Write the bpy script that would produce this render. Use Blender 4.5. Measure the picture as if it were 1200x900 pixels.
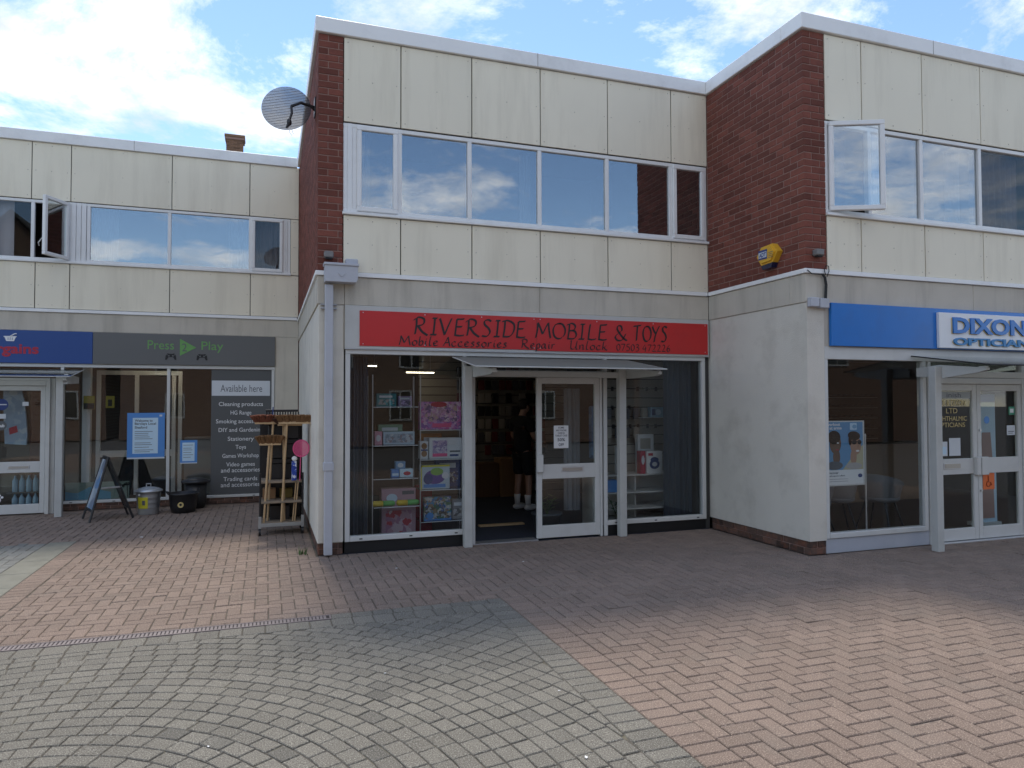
import bpy, math, random
from mathutils import Vector, Matrix
R = math.radians
S = bpy.context.scene
for o in list(bpy.data.objects): bpy.data.objects.remove(o)
C = S.collection
rnd = random.Random(7)

# ------------------------------------------------------------------ camera
cam = bpy.data.cameras.new('camera'); camo = bpy.data.objects.new('camera', cam); C.objects.link(camo)
cam.sensor_width = 36.0; cam.sensor_fit = 'HORIZONTAL'
cam.lens = 830.95 / 1200 * 36; cam.clip_end = 2000; cam.clip_start = 0.05
yaw, pitch, roll = R(19.145), R(1.609), R(-0.15)
fw = Vector((math.sin(yaw)*math.cos(pitch), math.cos(yaw)*math.cos(pitch), math.sin(pitch)))
rt = Vector((math.cos(yaw), -math.sin(yaw), 0)); up = rt.cross(fw)
rt2 = math.cos(roll)*rt + math.sin(roll)*up; up2 = -math.sin(roll)*rt + math.cos(roll)*up
m3 = Matrix((rt2, up2, -fw)).transposed()
camo.matrix_world = Matrix.Translation((0, 0, 1.65)) @ m3.to_4x4()
S.camera = camo
S.render.resolution_x, S.render.resolution_y = 1024, 768

# ------------------------------------------------------------------ world, sun, exposure
SUN_EL, SUN_AZ = R(60), R(2)          # azimuth measured from +Y towards +X
W = bpy.data.worlds.new('World'); S.world = W; W.use_nodes = True
wn, wl = W.node_tree.nodes, W.node_tree.links
wn.clear()
def wnode(t, **k):
    n = wn.new(t)
    for a, b in k.items(): setattr(n, a, b)
    return n
wout = wnode('ShaderNodeOutputWorld'); bg = wnode('ShaderNodeBackground'); bg.inputs[1].default_value = 0.125
sky = wnode('ShaderNodeTexSky', sky_type='NISHITA', sun_disc=False)
sky.sun_elevation = SUN_EL; sky.sun_rotation = SUN_AZ
sky.air_density = 1.0; sky.dust_density = 0.05; sky.ozone_density = 3.0
tc = wnode('ShaderNodeTexCoord'); sx = wnode('ShaderNodeSeparateXYZ'); wl.new(tc.outputs['Generated'], sx.inputs[0])
def wmath(op, a, b=None, clamp=False):
    n = wnode('ShaderNodeMath', operation=op); n.use_clamp = clamp
    for i, v in enumerate((a, b)):
        if v is None: continue
        if isinstance(v, (int, float)): n.inputs[i].default_value = v
        else: wl.new(v, n.inputs[i])
    return n.outputs[0]
zz = wmath('ADD', wmath('MAXIMUM', sx.outputs[2], 0.0), 0.16)
cx = wnode('ShaderNodeCombineXYZ'); wl.new(wmath('DIVIDE', sx.outputs[0], zz), cx.inputs[0]); wl.new(wmath('DIVIDE', sx.outputs[1], zz), cx.inputs[1])
mp = wnode('ShaderNodeMapping'); wl.new(cx.outputs[0], mp.inputs[0]); mp.inputs['Location'].default_value = (11.7, 2.9, 0.0)
nz = wnode('ShaderNodeTexNoise'); wl.new(mp.outputs[0], nz.inputs['Vector'])
nz.inputs['Scale'].default_value = 1.25; nz.inputs['Detail'].default_value = 9; nz.inputs['Roughness'].default_value = 0.68; nz.inputs['Distortion'].default_value = 0.25
rp = wnode('ShaderNodeValToRGB'); wl.new(nz.outputs[0], rp.inputs[0])
rp.color_ramp.elements[0].position = 0.47; rp.color_ramp.elements[0].color = (0, 0, 0, 1)
rp.color_ramp.elements[1].position = 0.62; rp.color_ramp.elements[1].color = (1, 1, 1, 1)
nz2 = wnode('ShaderNodeTexNoise'); wl.new(mp.outputs[0], nz2.inputs['Vector']); nz2.inputs['Scale'].default_value = 3.2; nz2.inputs['Detail'].default_value = 8
cr = wnode('ShaderNodeValToRGB'); wl.new(nz2.outputs[0], cr.inputs[0])
cr.color_ramp.elements[0].position = 0.34; cr.color_ramp.elements[0].color = (2.9, 3.05, 3.3, 1)
cr.color_ramp.elements[1].position = 0.6; cr.color_ramp.elements[1].color = (5.6, 5.55, 5.45, 1)
mx = wnode('ShaderNodeMixRGB'); wl.new(rp.outputs[0], mx.inputs[0]); sk_dim = wnode('ShaderNodeVectorMath', operation='SCALE'); sk_dim.inputs['Scale'].default_value = 0.72; wl.new(sky.outputs[0], sk_dim.inputs[0]); wl.new(sk_dim.outputs[0], mx.inputs[1]); wl.new(cr.outputs[0], mx.inputs[2])
wl.new(mx.outputs[0], bg.inputs[0]); wl.new(bg.outputs[0], wout.inputs[0])

sl = bpy.data.lights.new('sun', 'SUN'); slo = bpy.data.objects.new('sun', sl); C.objects.link(slo)
sl.energy = 1.3; sl.angle = R(10); sl.color = (1.0, 0.93, 0.82)
sd = Vector((math.sin(SUN_AZ)*math.cos(SUN_EL), math.cos(SUN_AZ)*math.cos(SUN_EL), math.sin(SUN_EL)))
slo.rotation_euler = sd.to_track_quat('Z', 'Y').to_euler(); slo.location = (0, 0, 30)
S.view_settings.view_transform = 'Standard'; S.view_settings.look = 'None'
S.view_settings.gamma = 1; S.view_settings.use_curve_mapping = False
S.view_settings.exposure = 1.32
S.render.engine = 'CYCLES'
try:
    S.cycles.max_bounces = 10; S.cycles.transparent_max_bounces = 16; S.cycles.glossy_bounces = 4
except Exception: pass

# ------------------------------------------------------------------ materials
def newmat(name):
    m = bpy.data.materials.new(name); m.use_nodes = True
    nt = m.node_tree; b = nt.nodes['Principled BSDF']
    return m, nt, b
def mat(name, col, rough=0.6, metal=0.0, noise=0.0, nscale=6.0, bump=0.0, bscale=80.0, piece=0.0, emit=None, spec=0.5, fine=0.0, fscale=200.0, dirt=None, dscale=1.5, damt=0.5, streak=False, speck=None, spots=None):
    """procedural colour: broad noise, fine grain, per-piece variation and patchy dirt"""
    m, nt, b = newmat(name); N, Lk = nt.nodes, nt.links
    b.inputs['Roughness'].default_value = rough; b.inputs['Metallic'].default_value = metal
    b.inputs['Specular IOR Level'].default_value = spec
    b.inputs['Base Color'].default_value = (*col, 1)
    cur = None
    def mixv(fac_socket, lo, hi):
        mr = N.new('ShaderNodeMapRange'); Lk.new(fac_socket, mr.inputs[0])
        mr.inputs[3].default_value = lo; mr.inputs[4].default_value = hi; return mr.outputs[0]
    co = N.new('ShaderNodeTexCoord'); geo = N.new('ShaderNodeNewGeometry')
    vec = geo.outputs['Position']
    vals = []
    if noise:
        n = N.new('ShaderNodeTexNoise'); Lk.new(vec, n.inputs['Vector']); n.inputs['Scale'].default_value = nscale; n.inputs['Detail'].default_value = 5
        vals.append(mixv(n.outputs[0], 1-noise*1.6, 1+noise*1.6))
    if fine:
        n = N.new('ShaderNodeTexNoise'); Lk.new(vec, n.inputs['Vector']); n.inputs['Scale'].default_value = fscale; n.inputs['Detail'].default_value = 2
        vals.append(mixv(n.outputs[0], 1-fine*1.8, 1+fine*1.8))
    if piece:
        oi = N.new('ShaderNodeObjectInfo'); ad = N.new('ShaderNodeMath'); ad.operation = 'ADD'
        Lk.new(oi.outputs['Random'], ad.inputs[0]); Lk.new(geo.outputs['Random Per Island'], ad.inputs[1])
        fr = N.new('ShaderNodeMath'); fr.operation = 'FRACT'; Lk.new(ad.outputs[0], fr.inputs[0])
        vals.append(mixv(fr.outputs[0], 1-piece, 1+piece))
    if vals:
        v = vals[0]
        for w in vals[1:]:
            mu = N.new('ShaderNodeMath'); mu.operation = 'MULTIPLY'; Lk.new(v, mu.inputs[0]); Lk.new(w, mu.inputs[1]); v = mu.outputs[0]
        vm = N.new('ShaderNodeVectorMath'); vm.operation = 'SCALE'; vm.inputs[0].default_value = col; Lk.new(v, vm.inputs['Scale'])
        cur = vm.outputs[0]
    if dirt:
        n = N.new('ShaderNodeTexNoise'); n.inputs['Scale'].default_value = dscale; n.inputs['Detail'].default_value = 7; n.inputs['Roughness'].default_value = 0.65
        if streak:
            mpn = N.new('ShaderNodeMapping'); Lk.new(vec, mpn.inputs[0]); mpn.inputs['Scale'].default_value = (1, 1, 0.10); Lk.new(mpn.outputs[0], n.inputs['Vector'])
        else: Lk.new(vec, n.inputs['Vector'])
        rr = N.new('ShaderNodeMapRange'); Lk.new(n.outputs[0], rr.inputs[0]); rr.inputs[1].default_value = 0.5; rr.inputs[2].default_value = 0.75; rr.inputs[4].default_value = damt
        mi = N.new('ShaderNodeMixRGB'); Lk.new(rr.outputs[0], mi.inputs[0]); mi.inputs[2].default_value = (*dirt, 1)
        if cur: Lk.new(cur, mi.inputs[1])
        else: mi.inputs[1].default_value = (*col, 1)
        cur = mi.outputs[0]
    if speck:
        n = N.new('ShaderNodeTexNoise'); Lk.new(vec, n.inputs['Vector']); n.inputs['Scale'].default_value = 150; n.inputs['Detail'].default_value = 3; n.inputs['Roughness'].default_value = 0.7
        rr = N.new('ShaderNodeMapRange'); Lk.new(n.outputs[0], rr.inputs[0]); rr.inputs[1].default_value = 0.58; rr.inputs[2].default_value = 0.66; rr.inputs[4].default_value = 0.85
        mi = N.new('ShaderNodeMixRGB'); Lk.new(rr.outputs[0], mi.inputs[0]); mi.inputs[2].default_value = (*speck, 1); Lk.new(cur, mi.inputs[1]); cur = mi.outputs[0]
    if spots:      # trodden chewing gum and drips: small dark blots
        v = N.new('ShaderNodeTexVoronoi'); Lk.new(vec, v.inputs['Vector']); v.inputs['Scale'].default_value = 3.1
        n = N.new('ShaderNodeTexNoise'); Lk.new(vec, n.inputs['Vector']); n.inputs['Scale'].default_value = 40
        sp_ = N.new('ShaderNodeSeparateColor'); Lk.new(v.outputs['Color'], sp_.inputs[0])
        th = N.new('ShaderNodeMath'); th.operation = 'MULTIPLY_ADD'; Lk.new(sp_.outputs[0], th.inputs[0]); th.inputs[1].default_value = 0.085; th.inputs[2].default_value = -0.022
        t2 = N.new('ShaderNodeMath'); t2.operation = 'MULTIPLY_ADD'; Lk.new(n.outputs[0], t2.inputs[0]); t2.inputs[1].default_value = 0.03; Lk.new(th.outputs[0], t2.inputs[2])
        lt = N.new('ShaderNodeMath'); lt.operation = 'LESS_THAN'; Lk.new(v.outputs['Distance'], lt.inputs[0]); Lk.new(t2.outputs[0], lt.inputs[1])
        am = N.new('ShaderNodeMath'); am.operation = 'MULTIPLY'; Lk.new(lt.outputs[0], am.inputs[0]); am.inputs[1].default_value = 0.5
        mi = N.new('ShaderNodeMixRGB'); Lk.new(am.outputs[0], mi.inputs[0]); mi.inputs[2].default_value = (*spots, 1); Lk.new(cur, mi.inputs[1]); cur = mi.outputs[0]
    if cur: Lk.new(cur, b.inputs['Base Color'])
    if bump:
        n = N.new('ShaderNodeTexNoise'); Lk.new(vec, n.inputs['Vector']); n.inputs['Scale'].default_value = bscale; n.inputs['Detail'].default_value = 4
        bp = N.new('ShaderNodeBump'); bp.inputs['Strength'].default_value = bump; bp.inputs['Distance'].default_value = 0.01
        Lk.new(n.outputs[0], bp.inputs['Height']); Lk.new(bp.outputs[0], b.inputs['Normal'])
    if emit:
        b.inputs['Emission Color'].default_value = (*emit[0], 1); b.inputs['Emission Strength'].default_value = emit[1]
    return m
def glass(name, f0, tint=(0.92, 0.95, 0.94), wob=0.0):
    m = bpy.data.materials.new(name); m.use_nodes = True; nt = m.node_tree; N, Lk = nt.nodes, nt.links; N.clear()
    out = N.new('ShaderNodeOutputMaterial'); mi = N.new('ShaderNodeMixShader'); tr = N.new('ShaderNodeBsdfTransparent'); gl = N.new('ShaderNodeBsdfGlossy')
    tr.inputs[0].default_value = (*tint, 1); gl.inputs['Roughness'].default_value = 0.0; gl.inputs[0].default_value = (0.97, 0.98, 1, 1)
    lw = N.new('ShaderNodeLayerWeight'); lw.inputs[0].default_value = 0.5
    pw = N.new('ShaderNodeMath'); pw.operation = 'POWER'; Lk.new(lw.outputs['Facing'], pw.inputs[0]); pw.inputs[1].default_value = 5
    ma = N.new('ShaderNodeMath'); ma.operation = 'MULTIPLY_ADD'; Lk.new(pw.outputs[0], ma.inputs[0]); ma.inputs[1].default_value = 1-f0; ma.inputs[2].default_value = f0
    Lk.new(ma.outputs[0], mi.inputs[0]); Lk.new(tr.outputs[0], mi.inputs[1]); Lk.new(gl.outputs[0], mi.inputs[2]); Lk.new(mi.outputs[0], out.inputs[0])
    if wob:
        g = N.new('ShaderNodeNewGeometry'); n = N.new('ShaderNodeTexNoise'); Lk.new(g.outputs['Position'], n.inputs['Vector']); n.inputs['Scale'].default_value = 1.6
        bp = N.new('ShaderNodeBump'); bp.inputs['Strength'].default_value = wob; bp.inputs['Distance'].default_value = 0.02
        Lk.new(n.outputs[0], bp.inputs['Height']); Lk.new(bp.outputs[0], gl.inputs['Normal'])
    return m
def printed(name, cols, scale=9.0, rough=0.35):
    """busy printed packaging: cells of several inks"""
    m, nt, b = newmat(name); N, Lk = nt.nodes, nt.links
    g = N.new('ShaderNodeNewGeometry'); v = N.new('ShaderNodeTexVoronoi'); n = N.new('ShaderNodeTexNoise')
    n.inputs['Scale'].default_value = scale*1.3; n.inputs['Detail'].default_value = 3
    Lk.new(g.outputs['Position'], n.inputs['Vector'])
    ad = N.new('ShaderNodeVectorMath'); ad.operation = 'MULTIPLY_ADD'; Lk.new(n.outputs['Color'], ad.inputs[0]); ad.inputs[1].default_value = (0.08, 0.08, 0.08); Lk.new(g.outputs['Position'], ad.inputs[2])
    Lk.new(ad.outputs[0], v.inputs['Vector']); v.inputs['Scale'].default_value = scale
    sp = N.new('ShaderNodeSeparateColor'); Lk.new(v.outputs['Color'], sp.inputs[0])
    r = N.new('ShaderNodeValToRGB'); r.color_ramp.interpolation = 'CONSTANT'; Lk.new(sp.outputs[0], r.inputs[0])
    el = r.color_ramp.elements
    while len(el) > 1: el.remove(el[-1])
    for i, c in enumerate(cols):
        e = el[0] if i == 0 else el.new(i/len(cols)); e.position = i/len(cols); e.color = (*c, 1)
    Lk.new(r.outputs[0], b.inputs['Base Color']); b.inputs['Roughness'].default_value = rough
    return m

M = {}
M['paver'] = mat('red_paver', spots=(0.07, 0.06, 0.052), col=(0.226, 0.169, 0.136), rough=0.92, noise=0.11, nscale=1.3, piece=0.10, fine=0.42, fscale=150, speck=(0.52, 0.42, 0.34), bump=0.35, bscale=240, spec=0.25, dirt=(0.18, 0.155, 0.13), dscale=2.4, damt=0.45)
M['paver_edge'] = mat('red_edge_paver', (0.325, 0.226, 0.175), 0.92, noise=0.10, nscale=1.3, piece=0.08, fine=0.42, fscale=150, speck=(0.52, 0.40, 0.32), bump=0.35, bscale=240, spec=0.25)
M['cobble'] = mat('grey_cobble', spots=(0.07, 0.06, 0.052), col=(0.180, 0.166, 0.140), rough=0.92, noise=0.13, nscale=1.1, piece=0.10, fine=0.6, fscale=150, speck=(0.46, 0.44, 0.38), bump=0.45, bscale=230, spec=0.25, dirt=(0.22, 0.205, 0.165), dscale=3.0, damt=0.4)
M['cobble_dark'] = mat('dark_cobble', (0.15, 0.14, 0.12), 0.92, piece=0.14, fine=0.6, fscale=150, speck=(0.36, 0.34, 0.30), bump=0.45, bscale=230, spec=0.25)
M['greypaver'] = mat('grey_paver', spots=(0.07, 0.06, 0.052), col=(0.20, 0.20, 0.185), rough=0.92, noise=0.10, piece=0.12, fine=0.3, fscale=180, bump=0.35, bscale=240, spec=0.25)
M['bandslab'] = mat('pale_slab', (0.215, 0.21, 0.175), 0.92, noise=0.15, piece=0.08, fine=0.2, bump=0.3, bscale=200, spec=0.25)
M['joint'] = mat('joint_sand', (0.10, 0.088, 0.072), 1.0, noise=0.25, nscale=30, dirt=(0.30, 0.27, 0.15), dscale=6.0, damt=0.35)
M['asphalt'] = mat('ground_asphalt', (0.11, 0.105, 0.10), 0.95, noise=0.15, fine=0.2, bump=0.3)
M['cream'] = mat('cream_panel', (0.84, 0.775, 0.62), 0.55, noise=0.04, nscale=1.5, piece=0.025, dirt=(0.47, 0.41, 0.30), dscale=3.7, damt=0.34, streak=True)
M['fixing'] = mat('fixing_head', (0.42, 0.38, 0.31), 0.5)
M['core'] = mat('dark_joint', (0.05, 0.048, 0.045), 0.9)
M['render'] = mat('painted_render', (0.68, 0.64, 0.56), 0.85, noise=0.06, nscale=2.0, bump=0.6, bscale=110, dirt=(0.40, 0.36, 0.30), dscale=2.6, damt=0.40)
M['concrete'] = mat('concrete_band', (0.56, 0.515, 0.435), 0.9, noise=0.09, nscale=3, bump=0.4, bscale=120, dirt=(0.24, 0.215, 0.175), dscale=3.6, damt=0.55, streak=True)
M['brick'] = mat('red_brick', (0.19, 0.062, 0.044), 0.85, noise=0.14, nscale=9, piece=0.26, fine=0.18, fscale=220, bump=0.5, bscale=160, spec=0.3, dirt=(0.10, 0.040, 0.032), dscale=14, damt=0.5)
M['mortar'] = mat('mortar', (0.30, 0.19, 0.155), 0.95, noise=0.15, nscale=20)
M['darkbrick'] = mat('plinth_brick', (0.10, 0.060, 0.045), 0.9, noise=0.3, nscale=14, piece=0.45, bump=0.6, bscale=90, dirt=(0.30, 0.10, 0.05), dscale=7, damt=0.7)
M['coping'] = mat('white_coping', (0.86, 0.86, 0.85), 0.42, noise=0.04, nscale=2, dirt=(0.46, 0.45, 0.43), dscale=2.2, damt=0.35)
M['upvc'] = mat('white_upvc', (0.80, 0.80, 0.79), 0.35, noise=0.03, dirt=(0.55, 0.54, 0.50), dscale=5, damt=0.22)
M['alu'] = mat('shopfront_frame', (0.60, 0.60, 0.58), 0.45, noise=0.03, dirt=(0.42, 0.41, 0.38), dscale=4, damt=0.3)
M['alu2'] = mat('canopy_paint', (0.50, 0.50, 0.475), 0.5, noise=0.04, dirt=(0.33, 0.32, 0.29), dscale=4, damt=0.35)
M['silver'] = mat('satin_metal', (0.62, 0.63, 0.65), 0.35, metal=0.8)
M['pipe'] = mat('grey_pipe', (0.47, 0.48, 0.52), 0.5, noise=0.04, dirt=(0.33, 0.33, 0.33), dscale=4, damt=0.35)
M['red'] = mat('red_sign', (0.54, 0.024, 0.024), 0.36, noise=0.04, nscale=2, dirt=(0.36, 0.03, 0.03), dscale=3, damt=0.4)
M['black'] = mat('black_paint', (0.012, 0.012, 0.013), 0.5)
M['blackp'] = mat('black_plastic', (0.018, 0.018, 0.02), 0.38)
M['sigback'] = mat('sign_backing', (0.52, 0.52, 0.50), 0.5, noise=0.04, dirt=(0.36, 0.35, 0.32), dscale=3, damt=0.45)
M['blue'] = mat('blue_sign', (0.014, 0.17, 0.55), 0.25, noise=0.03, dirt=(0.03, 0.14, 0.40), dscale=2.5, damt=0.5)
M['navy'] = mat('navy_sign', (0.020, 0.070, 0.26), 0.4)
M['crimson'] = mat('crimson_letters', (0.42, 0.02, 0.05), 0.4)
M['greysign'] = mat('grey_sign', (0.13, 0.132, 0.13), 0.5)
M['greyvinyl'] = mat('grey_vinyl', (0.095, 0.098, 0.10), 0.5)
M['green'] = mat('green_letters', (0.15, 0.36, 0.10), 0.5)
M['white'] = mat('white_print', (0.80, 0.80, 0.80), 0.5)
M['offwhite'] = mat('offwhite_print', (0.62, 0.65, 0.68), 0.5)
M['gold'] = mat('gold_letters', (0.62, 0.48, 0.20), 0.4)
M['letterside'] = mat('letter_blue', (0.04, 0.22, 0.48), 0.4)
M['roof'] = mat('roof_felt', (0.10, 0.10, 0.10), 0.95)
M['white_lam'] = mat('white_laminate', (0.55, 0.54, 0.52), 0.5)
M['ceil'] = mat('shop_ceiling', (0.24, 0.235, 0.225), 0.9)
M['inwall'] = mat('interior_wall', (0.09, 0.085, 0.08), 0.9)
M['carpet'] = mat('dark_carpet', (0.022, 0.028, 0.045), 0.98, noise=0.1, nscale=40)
M['floorbrown'] = mat('brown_floor', (0.10, 0.07, 0.05), 0.6, noise=0.1, nscale=4)
M['slat'] = mat('slatwall', (0.30, 0.285, 0.25), 0.6, noise=0.03)
M['lamp'] = mat('lit_lamp', (0.9, 0.85, 0.7), 0.5, emit=((1.0, 0.86, 0.62), 5.0))
M['gu'] = glass('window_glass', 0.24, tint=(0.80, 0.84, 0.84), wob=0.06)
M['gk'] = glass('plain_glass', 0.035)
M['gl'] = glass('left_shop_glass', 0.06, tint=(0.88, 0.9, 0.9), wob=0.03)
M['gs'] = glass('shop_glass', 0.034, tint=(0.88, 0.9, 0.9), wob=0.03)
M['gd'] = glass('door_glass', 0.045)
M['gc'] = glass('canopy_glass', 0.06, tint=(0.66, 0.68, 0.64))
def polycarb(name):
    m = bpy.data.materials.new(name); m.use_nodes = True; nt = m.node_tree; N, Lk = nt.nodes, nt.links; N.clear()
    out = N.new('ShaderNodeOutputMaterial'); a = N.new('ShaderNodeMixShader'); b = N.new('ShaderNodeMixShader'); tr = N.new('ShaderNodeBsdfTransparent'); df = N.new('ShaderNodeBsdfDiffuse'); tl = N.new('ShaderNodeBsdfTranslucent')
    df.inputs[0].default_value = (0.46, 0.45, 0.41, 1); tl.inputs[0].default_value = (0.40, 0.39, 0.35, 1); tr.inputs[0].default_value = (0.8, 0.8, 0.76, 1)
    a.inputs[0].default_value = 0.55; Lk.new(df.outputs[0], a.inputs[1]); Lk.new(tl.outputs[0], a.inputs[2])
    b.inputs[0].default_value = 0.22; Lk.new(a.outputs[0], b.inputs[1]); Lk.new(tr.outputs[0], b.inputs[2]); Lk.new(b.outputs[0], out.inputs[0]); return m
M['poly'] = polycarb('milky_sheet')
M['curtain'] = mat('slate_curtain', (0.04, 0.05, 0.068), 0.9, noise=0.08, nscale=3)
M['curtaind'] = mat('dark_curtain', (0.075, 0.05, 0.055), 0.9)
M['curtainl'] = mat('pale_curtain', (0.42, 0.38, 0.42), 0.9)
M['curtainp'] = mat('plum_curtain', (0.16, 0.02, 0.05), 0.9)
M['voile'] = mat('white_voile', (0.20, 0.205, 0.21), 0.9)
M['wood'] = mat('pale_wood', (0.52, 0.36, 0.20), 0.6, noise=0.12, nscale=20)
M['bristle'] = mat('tan_bristle', (0.20, 0.105, 0.045), 0.95, noise=0.3, nscale=60, bump=0.8, bscale=300)
M['bristled'] = mat('brown_bristle', (0.07, 0.03, 0.02), 0.95, noise=0.3, nscale=60, bump=0.8, bscale=300)
M['ply'] = mat('worn_ply', (0.25, 0.20, 0.15), 0.8, noise=0.2, nscale=8)
M['tube'] = mat('grey_tube', (0.36, 0.36, 0.35), 0.45, metal=0.3, dirt=(0.15, 0.10, 0.07), dscale=9, damt=0.5)
M['galv'] = mat('galvanised', (0.50, 0.52, 0.54), 0.38, metal=0.75, noise=0.12, nscale=14)
M['card'] = mat('cardboard', (0.30, 0.17, 0.085), 0.9, noise=0.08)
M['pink'] = mat('pink_plastic', (0.72, 0.10, 0.26), 0.3)
M['yellow'] = mat('yellow_print', (0.62, 0.56, 0.04), 0.45)
M['dull_yellow'] = mat('dull_yellow', (0.36, 0.30, 0.03), 0.5)
M['ochre'] = mat('ochre_card', (0.20, 0.14, 0.03), 0.7)
M['amber'] = mat('amber_plastic', (0.72, 0.40, 0.03), 0.35)
M['orange'] = mat('orange_print', (0.75, 0.15, 0.03), 0.45)
M['navyp'] = mat('navy_print', (0.02, 0.05, 0.20), 0.4)
M['bluep'] = mat('blue_print', (0.085, 0.26, 0.62), 0.45)
M['paleblue'] = mat('pale_blue_print', (0.55, 0.72, 0.85), 0.45)
M['inkgrey'] = mat('ink_grey', (0.10, 0.11, 0.13), 0.5)
M['skin'] = mat('skin', (0.42, 0.24, 0.17), 0.55)
M['hair'] = mat('hair', (0.02, 0.014, 0.01), 0.7)
M['shirt'] = mat('black_cloth', (0.014, 0.014, 0.016), 0.9)
M['sock'] = mat('white_sock', (0.70, 0.70, 0.70), 0.9)
M['leaf'] = mat('leaf', (0.05, 0.11, 0.03), 0.6, piece=0.4)
M['pot'] = mat('slate_pot', (0.05, 0.06, 0.075), 0.6)
M['grass'] = mat('weed', (0.07, 0.13, 0.035), 0.8, piece=0.3)
M['chair'] = mat('grey_shell', (0.22, 0.22, 0.23), 0.6)
M['cable'] = mat('black_cable', (0.012, 0.012, 0.012), 0.6)
def perforated(name):
    m = bpy.data.materials.new(name); m.use_nodes = True; nt = m.node_tree; N, Lk = nt.nodes, nt.links
    b = N['Principled BSDF']; b.inputs['Base Color'].default_value = (0.30, 0.34, 0.40, 1); b.inputs['Roughness'].default_value = 0.5
    b.inputs['Alpha'].default_value = 0.58; return m
M['dish'] = perforated('dish_mesh')

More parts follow.
